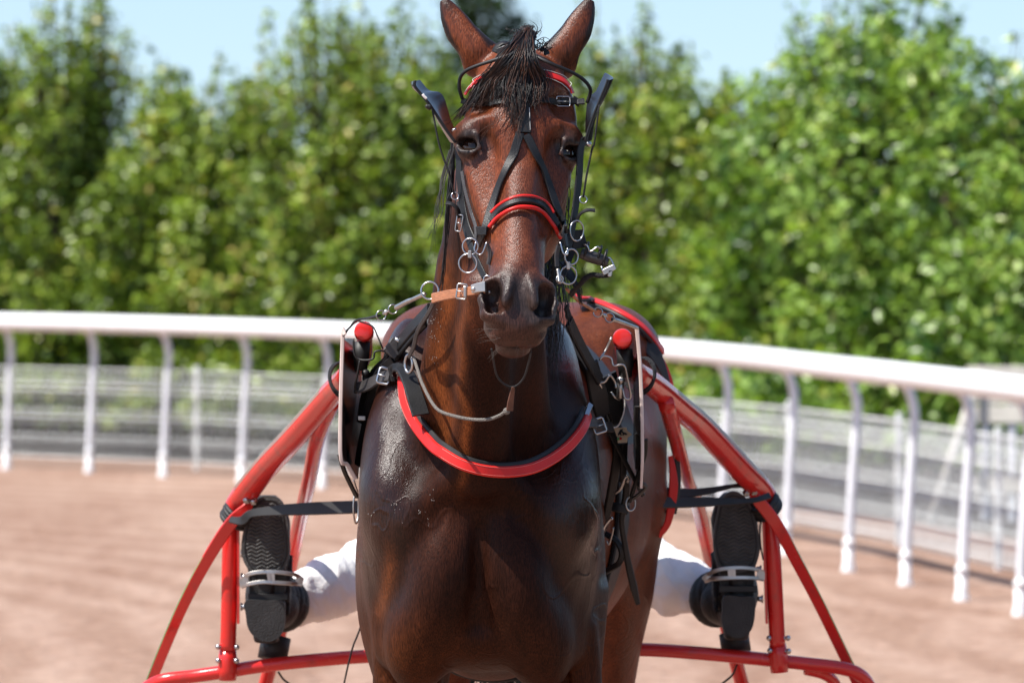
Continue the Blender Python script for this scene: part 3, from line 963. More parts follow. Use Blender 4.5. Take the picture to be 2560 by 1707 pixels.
def vnoise(P, s, seed=0):
    """cheap smooth noise, 0..1"""
    r = np.random.default_rng(seed)
    a = np.zeros(len(P))
    for k in range(7):
        d = r.normal(size=3); d /= np.linalg.norm(d)
        a += np.sin(P @ d * s * r.uniform(.6, 1.7) + r.uniform(0, 6.28))
    return np.clip(.5 + a / 7.0, 0, 1)

def coat_colours(V):
    n = len(V)
    L = (V - HO) @ HB
    hx, ht, hn = L[:, 0], L[:, 1], L[:, 2]
    head = sstep(.05, .0, V[:, 1] - 10.50) * sstep(1.55, 1.60, V[:, 2])
    bay = np.array([.150, .037, .0125]); dark = np.array([.0058, .0027, .0022]); black = np.array([.012, .010, .010]); grey = np.array([.030, .025, .024])
    c = np.tile(bay, (n, 1))
    def mix(to, m):
        nonlocal c
        c = c * (1 - m[:, None]) + to * m[:, None]
    body = 1 - head
    z = V[:, 2]; y = V[:, 1]; x = V[:, 0]
    n1 = vnoise(V, 14, 1); n2 = vnoise(V, 45, 2); n3 = vnoise(V, 5, 3)
    # sweat-dark neck sides, shoulders and breast
    front = sstep(11.35, 11.05, y) * body
    mix(dark, front * (.88 + .10 * sstep(.35, .70, n3)) * sstep(2.0, 1.78, z))
    mix(bay * .45, front * sstep(.62, .78, n1) * .22)
    mix(bay * .62 + dark * .2, sstep(11.2, 11.5, y) * .75)
    # throat and breast streaks: drier red hair, and sunlit strips painted into the coat
    red = np.array([.17, .046, .012])
    wob = .006 * np.sin(z * 23) + .004 * np.sin(z * 61)
    for xc, w_, z0, z1, st_ in ((-.128, .016, 1.40, 1.74, .9), (-.091, .010, 1.34, 1.72, .85), (-.150, .02, 1.44, 1.60, .4)):
        mix(red, np.exp(-((x - xc - wob) / w_) ** 2) * sstep(z0 - .05, z0 + .04, z) * sstep(z1 + .06, z1 - .02, z) * sstep(10.86, 10.76, y) * st_ * (.6 + .4 * n2))
    mix(red * .8, np.exp(-((x + .245 - .015 * np.sin(z * 17)) / .012) ** 2) * sstep(1.05, 1.10, z) * sstep(1.24, 1.18, z) * sstep(11.0, 10.9, y) * .8)
    mix(red * .34, sstep(1.13, 1.00, z) * front * (.30 + .5 * n1))
    # dark points
    mix(black, sstep(.85, .55, z) * .9)
    # head
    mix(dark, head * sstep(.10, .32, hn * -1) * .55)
    mix(bay * .6 + grey * .5, head * np.exp(-(hx / .026) ** 2) * sstep(.16, .26, ht) * sstep(.50, .38, ht) * .65)
    mix(grey, head * sstep(.405, .475, ht + .03 * (n2 - .5)) * .92)
    mix(np.array([.075, .030, .020]), head * sstep(.548, .560, ht) * .35)
    for s in (-1, 1):
        e = np.array([s * .0925, .181, -.034])
        d = np.linalg.norm((L - e) * np.array([1, 1.1, .8]), axis=1)
        mix(black * 1.6, head * sstep(.034, .021, d) * .9)
        mix(grey * .9, head * sstep(.058, .034, d) * .6)
        dn = np.linalg.norm((L - np.array([s * .043, .500, -.022])) * np.array([1, .7, .7]), axis=1)
        mix(black, head * sstep(.022, .012, dn) * .9)
    mix(bay * .45, head * sstep(.50, .80, n2) * .45)
    mix(bay * .40, head * sstep(.45, .70, n1) * .35 * sstep(.20, .05, ht))
    # ears: dark rims and tips
    for s, bs, tp in ((-1, W(*Z1(800, 640), 10.50), W(*Z1(422, -18), 10.52)), (1, W(*Z1(1545, 660), 10.50), W(*Z1(1868, -18), 10.52))):
        b = np.array(bs); t = np.array(tp); et = (t - b); LL = np.linalg.norm(et); et /= LL
        q = V - b; tt = q @ et
        ex = np.cross(et, [0, 1.0, 0]); xx = (q @ ex)
        m = ((tt > .02) & (tt < LL + .02) & (np.linalg.norm(q - tt[:, None] * et, axis=1) < .06) & (z > 2.08)).astype(float)
        w = np.interp(tt, [0, .08, .15, LL], [.038, .0265, .013, .005])
        mix(black, m * sstep(.62, .88, np.abs(xx) / w) * .95)
        mix(black, m * sstep(LL - .045, LL - .01, tt) * .8)
    wet = np.clip(front * sstep(.10, .17, np.abs(x + .062)) * sstep(1.05, 1.2, z) * (.5 + .5 * n1), 0, 1)
    wet = np.maximum(wet, head * .5)
    wet = np.maximum(wet, sstep(11.2, 11.5, y) * .3)
    return c, wet

def horse_material():
    m = bpy.data.materials.new('bay_coat')
    m.use_nodes = True
    nt = m.node_tree
    b = nt.nodes['Principled BSDF']
    at = nt.nodes.new('ShaderNodeAttribute'); at.attribute_name = 'coat'
    tc = nt.nodes.new('ShaderNodeTexCoord')
    # hair: streaks that run down the body
    mp = nt.nodes.new('ShaderNodeMapping'); mp.inputs['Scale'].default_value = (1.0, 1.0, 0.13)
    nt.links.new(tc.outputs['Object'], mp.inputs[0])
    hn = nt.nodes.new('ShaderNodeTexNoise'); hn.inputs['Scale'].default_value = 520; hn.inputs['Detail'].default_value = 3
    nt.links.new(mp.outputs[0], hn.inputs['Vector'])
    cn = nt.nodes.new('ShaderNodeTexNoise'); cn.inputs['Scale'].default_value = 38; cn.inputs['Detail'].default_value = 6; cn.inputs['Roughness'].default_value = .65
    nt.links.new(mp.outputs[0], cn.inputs['Vector'])
    mr = nt.nodes.new('ShaderNodeMapRange'); mr.inputs['From Min'].default_value = .3; mr.inputs['From Max'].default_value = .7
    mr.inputs['To Min'].default_value = .42; mr.inputs['To Max'].default_value = 1.5
    nt.links.new(hn.outputs['Fac'], mr.inputs['Value'])
    mr2 = nt.nodes.new('ShaderNodeMapRange'); mr2.inputs['From Min'].default_value = .3; mr2.inputs['From Max'].default_value = .7
    mr2.inputs['To Min'].default_value = .70; mr2.inputs['To Max'].default_value = 1.22
    nt.links.new(cn.outputs['Fac'], mr2.inputs['Value'])
    mu = nt.nodes.new('ShaderNodeMath'); mu.operation = 'MULTIPLY'
    nt.links.new(mr.outputs[0], mu.inputs[0]); nt.links.new(mr2.outputs[0], mu.inputs[1])
    vm = nt.nodes.new('ShaderNodeVectorMath'); vm.operation = 'SCALE'
    nt.links.new(at.outputs['Color'], vm.inputs[0]); nt.links.new(mu.outputs[0], vm.inputs['Scale'])
    nt.links.new(vm.outputs[0], b.inputs['Base Color'])
    # sweat makes the coat glossier
    ra = nt.nodes.new('ShaderNodeMapRange'); ra.inputs['To Min'].default_value = .48; ra.inputs['To Max'].default_value = .22
    nt.links.new(at.outputs['Alpha'], ra.inputs['Value'])
    rn = nt.nodes.new('ShaderNodeMath'); rn.operation = 'ADD'
    rr = nt.nodes.new('ShaderNodeMapRange'); rr.inputs['To Min'].default_value = -.10; rr.inputs['To Max'].default_value = .10
    nt.links.new(cn.outputs['Fac'], rr.inputs['Value'])
    nt.links.new(ra.outputs[0], rn.inputs[0]); nt.links.new(rr.outputs[0], rn.inputs[1])
    nt.links.new(rn.outputs[0], b.inputs['Roughness'])
    sp = nt.nodes.new('ShaderNodeMapRange'); sp.inputs['To Min'].default_value = .09; sp.inputs['To Max'].default_value = .45
    nt.links.new(at.outputs['Alpha'], sp.inputs['Value']); nt.links.new(sp.outputs[0], b.inputs['Specular IOR Level'])
    _set(b, 'Sheen Weight', .0); _set(b, 'Sheen Roughness', .35)
    bp = nt.nodes.new('ShaderNodeBump'); bp.inputs['Strength'].default_value = .55; bp.inputs['Distance'].default_value = .002
    nt.links.new(hn.outputs['Fac'], bp.inputs['Height'])
    b2 = nt.nodes.new('ShaderNodeBump'); b2.inputs['Strength'].default_value = .35; b2.inputs['Distance'].default_value = .006
    nt.links.new(cn.outputs['Fac'], b2.inputs['Height']); nt.links.new(bp.outputs[0], b2.inputs['Normal'])
    # faint raised veins and skin creases
    vn = nt.nodes.new('ShaderNodeTexNoise'); vn.inputs['Scale'].default_value = 5.5; vn.inputs['Detail'].default_value = 2; vn.inputs['Distortion'].default_value = .6
    nt.links.new(tc.outputs['Object'], vn.inputs['Vector'])
    v1 = nt.nodes.new('ShaderNodeMath'); v1.operation = 'SUBTRACT'; v1.inputs[1].default_value = .5
    v2 = nt.nodes.new('ShaderNodeMath'); v2.operation = 'ABSOLUTE'
    v3 = nt.nodes.new('ShaderNodeMapRange'); v3.interpolation_type = 'SMOOTHSTEP'
    v3.inputs['From Min'].default_value = .0; v3.inputs['From Max'].default_value = .020; v3.inputs['To Min'].default_value = 1; v3.inputs['To Max'].default_value = 0
    nt.links.new(vn.outputs['Fac'], v1.inputs[0]); nt.links.new(v1.outputs[0], v2.inputs[0]); nt.links.new(v2.outputs[0], v3.inputs['Value'])
    b3 = nt.nodes.new('ShaderNodeBump'); b3.inputs['Strength'].default_value = .22; b3.inputs['Distance'].default_value = .004
    vz = nt.nodes.new('ShaderNodeSeparateXYZ'); nt.links.new(tc.outputs['Object'], vz.inputs[0])
    vm_ = nt.nodes.new('ShaderNodeMapRange'); vm_.inputs['From Min'].default_value = 1.34; vm_.inputs['From Max'].default_value = 1.46; vm_.inputs['To Min'].default_value = 1; vm_.inputs['To Max'].default_value = 0
    nt.links.new(vz.outputs['Z'], vm_.inputs['Value'])
    v4 = nt.nodes.new('ShaderNodeMath'); v4.operation = 'MULTIPLY'
    nt.links.new(v3.outputs[0], v4.inputs[0]); nt.links.new(vm_.outputs[0], v4.inputs[1])
    nt.links.new(v4.outputs[0], b3.inputs['Height']); nt.links.new(b2.outputs[0], b3.inputs['Normal'])
    nt.links.new(b3.outputs[0], b.inputs['Normal'])
    return m

M_COAT = horse_material()
horse = thing('horse', 'bay trotting horse with sweat-dark breast, black forelock and pricked ears', 'horse', (-0.02, 11.4, 0.0))

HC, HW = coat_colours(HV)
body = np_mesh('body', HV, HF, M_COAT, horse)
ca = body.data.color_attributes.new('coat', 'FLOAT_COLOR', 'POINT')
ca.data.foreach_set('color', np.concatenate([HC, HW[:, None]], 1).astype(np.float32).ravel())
HBVH = BVHTree.FromPolygons([Vector(v) for v in HV], [tuple(int(i) for i in q) for q in HF])
CAMP = Vector((0, 0, CAM_H))
def on_horse(sx, sy, lift=0.0, fallback=None):
    """where the line of sight through a photo pixel meets the horse's skin: (point, normal)"""
    d = (W(sx, sy, 10.0) - CAMP).normalized()
    h, nn, _, dist = HBVH.ray_cast(CAMP, d)
    if h is None:
        if fallback is None: return None
        p = W(sx, sy, fallback)
        h, nn, _, dist = HBVH.find_nearest(p)
        return p, (p - h).normalized()
    return h + nn * lift, nn
# ------------------------------------------------------------------ eyes, hair
M_EYE = mat('dark_eye', (.016, .007, .004), .06, spec=.45)
M_HAIR = mat('black_hair', (.012, .009, .0085), .45, spec=.5, noise=.5, nscale=60)
M_HAIR2 = mat('sunbleached_hair', (.075, .028, .014), .42, spec=.5, noise=.5, nscale=60)
M_WHISK = mat('pale_whisker', (.16, .13, .11), .5)
M_HOOF = mat('hoof_horn', (.030, .026, .024), .5, noise=.4, nscale=30)

for s in (-1, 1):
    I_, O_ = EYE_PTS[0], EYE_PTS[1]
    I3 = Vector(HP(s * I_[0], I_[1], I_[2])); O3 = Vector(HP(s * O_[0], O_[1], O_[2]))
    od = Vector(hdir(s * .70, .10, .70)).normalized()
    MB().add(*ball((I3 + O3) / 2 - od * .0180, .0225, 24, 16)).build('eye', M_EYE, horse)

def strand_mesh(paths, r0, mb=None, seg=3):
    mb = mb or MB()
    for P in paths:
        n = len(P)
        mb.add(*tube(P, [r0 * (1 - .75 * (i / (n - 1)) ** 1.5) for i in range(n)], seg, caps=False))
    return mb

def face_pt(z, x, y, lift, fb=10.45):
    sx, sy = z(x, y)
    p, n = on_horse(sx, sy, lift, fallback=fb)
    return p

# forelock: gathered at the poll, falls over the brow
def lock(n, roots, mids, mids2, ends, seed, r, mb):
    R = random.Random(seed)
    paths = []
    for i in range(n):
        a = R.random(); j = lambda s: R.gauss(0, s)
        t = R.random()
        pick = lambda L, tt, sg: tuple(float(np.interp(tt, np.linspace(0, 1, len(L)), [q[k] for q in L])) + j(sg) for k in (0, 1))
        rt = pick(roots, R.random(), 14); m1 = pick(mids, t, 16); m2 = pick(mids2, t, 18); e = pick(ends, t, 26)
        cut = R.uniform(.72, 1.12)
        e = (m2[0] + (e[0] - m2[0]) * cut, m2[1] + (e[1] - m2[1]) * cut)
        P = [W(*Z1(*rt), 10.435 + R.uniform(-.01, .01)), W(*Z1(*m1), 10.375 + R.uniform(-.012, .006))]
        p2 = face_pt(Z1, m2[0], m2[1], R.uniform(.006, .024)); p3 = face_pt(Z1, e[0], e[1], R.uniform(.003, .016))
        wv = R.uniform(.003, .008); ph = R.uniform(0, 6.28)
        q2 = p2.lerp(p3, .5) + Vector((math.sin(ph) * wv, -abs(math.cos(ph)) * wv, math.sin(ph * 2) * wv * .4))
        P[1] += Vector((math.sin(ph + 1) * wv, -wv * R.random(), 0))
        P += [p2 + Vector((math.cos(ph) * wv * .8, 0, 0)), q2, p3 + Vector((math.sin(ph + 2) * wv, 0, 0))]
        paths.append(spline(P, 4))
    return strand_mesh(paths, r, mb)
mb = MB()
ROOT = [(1150, 360), (1190, 300), (1260, 285), (1320, 340)]
lock(230, ROOT, [(1010, 570), (1180, 560)], [(850, 860), (930, 800), (1050, 860)], [(520, 1190), (640, 1130), (820, 1040), (1000, 1010)], 1, .0011, mb)
lock(120, ROOT, [(1130, 580), (1260, 560)], [(1040, 860), (1130, 860), (1220, 850)], [(1060, 1120), (1110, 1290), (1160, 1200), (1240, 1080)], 2, .0011, mb)
lock(170, ROOT, [(1230, 560), (1310, 590)], [(1230, 830), (1320, 800), (1395, 800)], [(1180, 1050), (1280, 1070), (1360, 1000), (1410, 940)], 3, .0011, mb)
mb.build('forelock', M_HAIR, horse)
mb = MB()
lock(80, ROOT, [(990, 560), (1180, 560)], [(820, 880), (980, 860)], [(540, 1210), (700, 1120), (900, 1060)], 4, .0009, mb)
lock(46, ROOT, [(1130, 580), (1260, 560)], [(1040, 860), (1210, 880)], [(1080, 1260), (1180, 1330)], 5, .0009, mb)
lock(46, ROOT, [(1240, 560), (1310, 590)], [(1290, 860), (1400, 850)], [(1340, 1140), (1420, 1010)], 6, .0009, mb)
lock(6, ROOT, [(1130, 580), (1200, 560)], [(1000, 1150), (1010, 1150)], [(720, 1360), (760, 1370)], 7, .0008, mb)
mb.build('forelock_ends', M_HAIR2, horse)
# loose wisps and curls standing up at the poll
R = random.Random(8); paths = []
for i in range(22):
    a = W(*Z1(R.uniform(1150, 1350), R.uniform(300, 430)), 10.44)
    b = a + Vector((R.gauss(0, .012), R.gauss(0, .01), R.uniform(.002, .022)))
    c = b + Vector((R.gauss(0, .02), R.gauss(0, .01), R.uniform(-.02, .014)))
    paths.append(spline([a, b, c], 4))
for i in range(60):
    x = R.choice([R.uniform(1090, 1190), R.uniform(1310, 1440)])
    a = W(*Z1(x, R.uniform(430, 520)), 10.45); b = a + Vector((R.gauss(0, .008), -.01, R.uniform(.0, .014))); c = b + Vector((R.gauss(0, .012), -.006, R.uniform(-.02, .0)))
    paths.append(spline([a, b, c], 4))
strand_mesh(paths, .0009).build('poll_hair', M_HAIR, horse)

# mane: wisps seen past the cheek and along the near edge of the neck, a mass over the far side
mb = MB(); R = random.Random(12); paths = []
for i in range(26):
    x0 = R.uniform(500, 560); L = R.random()
    pts = [W(*Z2(x0, R.uniform(-120, 160)), 10.62), W(*Z2(x0 - R.uniform(10, 60), 420 + R.gauss(0, 40)), 10.58), W(*Z2(R.uniform(440, 500), 800 + R.gauss(0, 60)), 10.56),
           W(*Z2(R.uniform(415, 455), 1150 + R.gauss(0, 60)), 10.56), W(*Z2(R.uniform(370, 420), 1420 + R.gauss(0, 50)), 10.57), W(*Z3(R.uniform(270, 380), 420 + R.gauss(0, 40)), 10.58)]
    paths.append(spline(pts[:R.choice([3, 4, 5, 6, 6])], 5))
for i in range(9):
    x0 = R.uniform(480, 540)
    paths.append(spline([W(*Z2(x0, 100), 10.6), W(*Z2(x0 - 90, 420), 10.55), W(*Z2(R.uniform(330, 420), 700), 10.52), W(*Z2(R.uniform(210, 400), R.uniform(860, 1200)), 10.5)], 5))
strand_mesh(paths, .0010, mb)
paths = []
for i in range(200):
    t = R.random() ** 1.3
    crest = Vector((.015 - .055 * t, 10.64 + .40 * t + R.gauss(0, .02), 2.04 - .38 * t))
    side = Vector((.085 - .03 * t + R.gauss(0, .010), crest.y + R.uniform(-.05, .02), crest.z - R.uniform(.06, .12)))
    L = R.uniform(.10, .24)
    low = Vector((.098 - .035 * t + R.gauss(0, .010), side.y + R.uniform(-.03, .02), side.z - L * .6)); end = low + Vector((R.gauss(.0, .012), R.gauss(-.005, .01), -L * .5))
    paths.append(spline([crest, crest + Vector((.05, -.01, .0)), side, low, end], 4))
for i in range(26):          # the long lock past the muzzle
    paths.append(spline([W(*Z3(1600 + R.gauss(0, 20), 20), 10.56), W(*Z3(1665 + R.gauss(0, 18), 140), 10.52), W(*Z3(1735 + R.gauss(0, 14), 280), 10.50), W(*Z3(1772 + R.gauss(0, 12), 400 + R.gauss(0, 40)), 10.50)], 4))
strand_mesh(paths, .0016, mb)
mb.build('mane', M_HAIR, horse)
mb = MB(); paths = []
for i in range(260):
    a = Vector((.022 + R.gauss(0, .02), 12.36, 1.44 + R.gauss(0, .02)))
    w = R.gauss(0, .07)
    paths.append(spline([a, a + Vector((w * .3, .06, -.15)), a + Vector((w * .8, .05, -.55)), a + Vector((w * 1.1 + R.gauss(0, .02), .02, -R.uniform(.8, 1.1)))], 4))
strand_mesh(paths, .0035, mb).build('tail', M_HAIR, horse)
# whiskers
paths = []
for i in range(13):
    x = R.uniform(960, 1290); y = 850 + R.uniform(-90, 40) * (1 if x < 1050 else .3)
    h = on_horse(*Z3(x + 20, min(y, 905)), 0)
    if h is None: continue
    p = h[0]; out = Vector((R.uniform(-.030, -.012) if x < 1060 else R.uniform(-.012, .010), R.uniform(-.012, -.002), R.uniform(-.028, -.008)))
    paths.append(spline([p, p + out * .5 + Vector((0, 0, .003)), p + out], 3))
for i in range(6):
    h = on_horse(*Z3(R.uniform(930, 990), R.uniform(640, 850)), 0)
    if h: paths.append(spline([h[0], h[0] + Vector((-.02, -.008, R.uniform(-.004, .008))), h[0] + Vector((R.uniform(-.05, -.03), -.012, R.uniform(-.012, .012)))], 3))
tag(strand_mesh(paths, .00022).build('whiskers', M_WHISK, horse), kind='stuff')

# drops of sweat catching the sun on the shoulder and neck
mb = MB()
spots = [(R.gauss(1005, 30), R.gauss(1220, 55)) for _ in range(16)] + [(R.gauss(1086, 6), R.uniform(770, 920)) for _ in range(9)]
for i in range(130):
    cx_, cy_ = R.choice(spots)
    h = on_horse(cx_ + R.gauss(0, 6), cy_ + R.gauss(0, 7), .0002)
    if h is None: continue
    mb.add(*ball(h[0], R.choice([.00035, .0005, .0007]), 6, 4, (R.uniform(.8, 1.6), 1, R.uniform(.8, 2.4))))
tag(mb.build('sweat_drops', mat('sweat_drop', (.25, .22, .20), .06, spec=1.0), horse), kind='stuff')

# ------------------------------------------------------------------ bridle
M_LEA = mat('black_leather', (.011, .011, .012), .48, noise=.35, nscale=40, bump=.15, bscale=400, spec=.35)
M_PATENT = mat('patent_black_leather', (.012, .012, .014), .24, noise=.3, nscale=30, spec=.6)
M_LEA2 = mat('greyed_leather', (.055, .050, .050), .45, noise=.4, nscale=40, bump=.2, bscale=400)
M_RED = mat('red_patent_leather', (.58, .018, .014), .38, noise=.12, nscale=30, spec=.3)
M_TAN = mat('tan_leather', (.42, .165, .075), .5, noise=.35, nscale=60, bump=.2, bscale=300, stretch=(1, 1, 6))
M_CHROME = mat('polished_steel', (.48, .48, .49), .28, metal=1.0, noise=.12, nscale=30)
M_STEEL = mat('dull_steel', (.50, .48, .46), .40, metal=1.0, noise=.2, nscale=30)
M_STITCH = mat('pale_piping', (.70, .66, .62), .5)
M_CORD = mat('black_cord', (.012, .012, .014), .7, bump=.8, bscale=500)
M_GCORD = mat('grey_cord', (.20, .18, .16), .8, bump=.8, bscale=500)
M_DK = mat('matt_black', (.012, .011, .011), .55, noise=.3, nscale=30)

def skin_path(z, pts, lift=.001, n=6, fb=10.42, smooth=3):
    """photo path -> points and normals lying on the horse's skin"""
    px = spline([Vector((*z(*p), 0)) for p in pts], n)
    P, N = [], []
    for q in px:
        p, nn = on_horse(q.x, q.y, lift, fallback=fb)
        P.append(p); N.append(nn)
    for _ in range(smooth):
        dep = [p.y for p in P]; nm = [q.copy() for q in N]
        for i in range(1, len(P) - 1):
            d = min(dep[i], (dep[i - 1] + 2 * dep[i] + dep[i + 1]) / 4)
            P[i] = CAMP + (P[i] - CAMP) * (d / P[i].y)
            N[i] = (nm[i - 1] + nm[i] * 2 + nm[i + 1]).normalized()
    return P, N

def skin_strap(name, z, pts, w, t, m, parent, lift=.001, n=6, fb=10.42, label=None):
    P, N = skin_path(z, pts, lift, n, fb)
    return MB().add(*strap(P, N, w, t)).build(name, m, parent, auto=40, label=label)

def skin_tube(name, z, pts, r, m, parent, lift=.002, n=6, fb=10.42):
    P, N = skin_path(z, pts, lift, n, fb)
    return MB().add(*tube(P, r, 8)).build(name, m, parent)

def air(z, pts, ds, n=6):
    ds = ds if isinstance(ds, (list, tuple)) else [ds] * len(pts)
    return spline([W(*z(*p), d) for p, d in zip(pts, ds)], n)

def buckle(name, c, w, h, r, nrm, up, m, parent):
    """rectangular wire buckle with a tongue"""
    nrm = Vector(nrm).normalized(); up = Vector(up); up = (up - nrm * up.dot(nrm)).normalized(); s = nrm.cross(up)
    c = Vector(c); q = []
    for a, b in ((-1, -.8), (-.8, -1), (.8, -1), (1, -.8), (1, .8), (.8, 1), (-.8, 1), (-1, .8)):
        q.append(c + s * a * w / 2 + up * b * h / 2)
    return MB().add(*tube(q, r, 7, closed=True, up=nrm)).add(*tube([c - s * w / 2, c + s * w * .55 + nrm * r], r * .7, 6)).build(name, m, parent)

br = thing('bridle', 'black leather racing bridle with red browband, open blinkers and red-edged noseband on the horse', 'bridle', HP(0, .2, 0))
bb = skin_strap('browband', Z1, [(640, 935), (690, 865), (800, 795), (960, 755), (1180, 740), (1400, 742), (1500, 765), (1590, 805), (1650, 870), (1672, 925)], .0135, .003, M_RED, br, lift=.003)
skin_tube('piping', Z1, [(655, 955), (705, 895), (810, 828), (960, 792), (1180, 778), (1400, 782), (1500, 805), (1580, 845), (1640, 905)], .0005, M_STITCH, bb, lift=.006)
skin_tube('piping', Z1, [(633, 905), (690, 832), (800, 760), (960, 722), (1180, 706), (1400, 708), (1500, 732), (1595, 770), (1665, 850)], .0005, M_STITCH, bb, lift=.006)
st = skin_strap('brow_strap', Z1, [(600, 985), (720, 1020), (900, 1025), (1060, 1000), (1300, 988), (1530, 1005), (1700, 1005), (1800, 995)], .0115, .003, M_LEA, br, lift=.004)
p, n = on_horse(*Z1(1580, 1005), .010, fallback=10.42)
buckle('buckle', p, .026, .018, .0012, n, (0, 0, 1), M_CHROME, br)
skin_strap('keeper', Z1, [(1698, 960), (1702, 1052)], .008, .0025, M_LEA, br, lift=.007, n=3)
skin_strap('brow_strap_end', Z1, [(1560, 1000), (1690, 1003), (1810, 1000)], .0125, .003, M_LEA, br, lift=.0065)
# bent bar carried over the brow
bar_pts = [(612, 972), (582, 870), (588, 770), (640, 702), (760, 645), (990, 570), (1120, 520), (1160, 450), (1172, 360), (1195, 300), (1240, 286), (1285, 300), (1297, 360), (1298, 470), (1335, 552), (1480, 625), (1690, 715), (1800, 785), (1862, 865), (1862, 925), (1832, 1010)]
bar_d = [10.42, 10.415, 10.41, 10.40, 10.385, 10.365, 10.37, 10.40, 10.425, 10.44, 10.445, 10.44, 10.425, 10.40, 10.375, 10.365, 10.385, 10.40, 10.41, 10.42, 10.425]
MB().add(*tube(air(Z1, bar_pts, bar_d, 5), .0034, 10)).build('head_bar', M_DK, br)
MB().add(*strap(air(Z1, [(1190, 300), (1245, 285), (1300, 300)], [10.442, 10.444, 10.442]), (0, -1, .2), .014, .004)).add(
    *strap(air(Z1, [(1245, 300), (1245, 380), (1240, 470)], [10.435, 10.43, 10.40]), (0, -1, .2), .016, .004)).build('poll_loop', M_LEA, br)
MB().add(*box(W(*Z1(1022, 515), 10.42), Vector((.0115, 0, .0045)), Vector((0, .002, 0)), Vector((-.004, 0, .011)), .001)).build('poll_pad', M_LEA2, br, smooth=False)
MB().add(*strap(air(Z1, [(930, 520), (960, 460), (1010, 430), (1060, 440), (1090, 470)], 10.44), (0, -.5, 1), .014, .003)).build('crown_strap', M_LEA, br)
MB().add(*strap(air(Z1, [(1370, 480), (1420, 500), (1440, 540)], 10.45), (0, -.5, 1), .012, .003)).build('crown_strap', M_LEA, br)
# blinkers: cupped leather plates
def blinker(front, back, df, db):
    A = air(Z1, front, df, 5); B = air(Z1, back, db, 5)
    nA, nu = len(A), 6
    v, f = [], []
    cx = W(*Z1(1200, 1200), 10.4)
    for k, off in ((0, 0.0), (1, .0035)):
        for i in range(nA):
            bpt = B[int(round(i * (len(B) - 1) / (nA - 1)))]
            for j in range(nu + 1):
                t = j / nu
                p = A[i].lerp(bpt, t)
                bulge = math.sin(math.pi * t) * .010 + off
                dirx = -1 if p.x < cx.x else 1
                v.append(p + Vector((dirx * bulge, 0, -.25 * bulge)))
    w = nu + 1; m = nA * w
    for i in range(nA - 1):
        for j in range(nu):
            a, b, c, d = i * w + j, i * w + j + 1, (i + 1) * w + j + 1, (i + 1) * w + j
            f.append((a, b, c, d)); f.append((m + d, m + c, m + b, m + a))
    rim = [i * w for i in range(nA)] + [(nA - 1) * w + j for j in range(1, nu + 1)] + [i * w + nu for i in range(nA - 2, -1, -1)] + [j for j in range(nu - 1, 0, -1)]
    for a, b in zip(rim, rim[1:] + rim[:1]): f.append((a, m + a, m + b, b))
    return v, f, A
for fr, bk, sd in (([(548, 1400), (440, 1250), (310, 1050), (215, 930), (148, 845), (150, 790)], [(565, 1330), (500, 1180), (440, 980), (385, 905), (285, 885), (195, 785)], -1),
                   ([(1812, 1390), (1850, 1260), (1900, 1120), (1955, 985), (2020, 830), (2035, 780)], [(1815, 1300), (1822, 1120), (1845, 960), (1915, 900), (1965, 800), (2005, 715)], 1)):
    v, f, A = blinker(fr, bk, 10.34, 10.47)
    o = MB().add(v, f).build('blinker', M_PATENT, br, auto=50)
    MB().add(*tube(A, .0022, 7)).build('rim', M_LEA, o)
MB().add(*ball(W(*Z1(285, 1050), 10.335), .0055)).add(*ball(W(*Z1(268, 1045), 10.333), .004)).build('stud', M_DK, br)
MB().add(*tube(air(Z1, [(222, 925), (240, 950), (262, 970)], 10.332, 3), .0028, 6)).build('tie', M_STITCH, br)
MB().add(*tube(air(Z1, [(525, 1265), (535, 1280)], 10.33, 2), .005, 8)).build('stud', M_CHROME, br)
MB().add(*ball(W(*Z1(1850, 1412), 10.36), .0055)).build('stud', M_CHROME, br)
# cords from the blinkers to the small rings
for pts in ([(Z1, 318, 1080), (Z1, 375, 1380), (Z2, 420, 160), (Z2, 480, 330), (Z2, 532, 535)], [(Z1, 1952, 1030), (Z1, 1905, 1400), (Z2, 1885, 80), (Z2, 1832, 330), (Z2, 1795, 565)]):
    P = spline([W(*z(x, y), d) for (z, x, y), d in zip(pts, (10.335, 10.34, 10.345, 10.35, 10.36))], 6)
    MB().add(*tube(P, .0019, 6)).build('cord', M_CORD, br)
for c in ((540, 550), (1796, 585)):
    MB().add(*ring(W(*Z2(*c), 10.36), .0068, .0013, (0.2, -1, .2))).build('ring', M_CHROME, br)
# cheek straps
def mixed(pts, n=6):
    return spline([W(*z(x, y), d) for z, x, y, d in pts], n)
def air_strap(name, pts, nrm, w, t, m, parent, n=6):
    return MB().add(*strap(mixed(pts, n), nrm, w, t)).build(name, m, parent, auto=40)
air_strap('cheek_strap', [(Z1, 585, 1330, 10.385), (Z2, 580, 100, 10.38), (Z2, 588, 330, 10.37), (Z2, 615, 600, 10.36), (Z2, 660, 830, 10.34), (Z2, 720, 980, 10.32)], (-.75, -.65, 0), .016, .0035, M_LEA, br)
air_strap('cheek_strap', [(Z2, 612, 310, 10.352), (Z2, 640, 480, 10.34), (Z2, 695, 690, 10.325), (Z2, 748, 860, 10.305), (Z2, 742, 985, 10.30)], (-.6, -.8, 0), .007, .003, M_LEA2, br)
air_strap('cheek_strap', [(Z2, 585, 600, 10.40), (Z2, 650, 880, 10.37), (Z2, 720, 1100, 10.34), (Z2, 830, 1340, 10.30)], (-.6, -.8, 0), .013, .003, M_LEA, br)
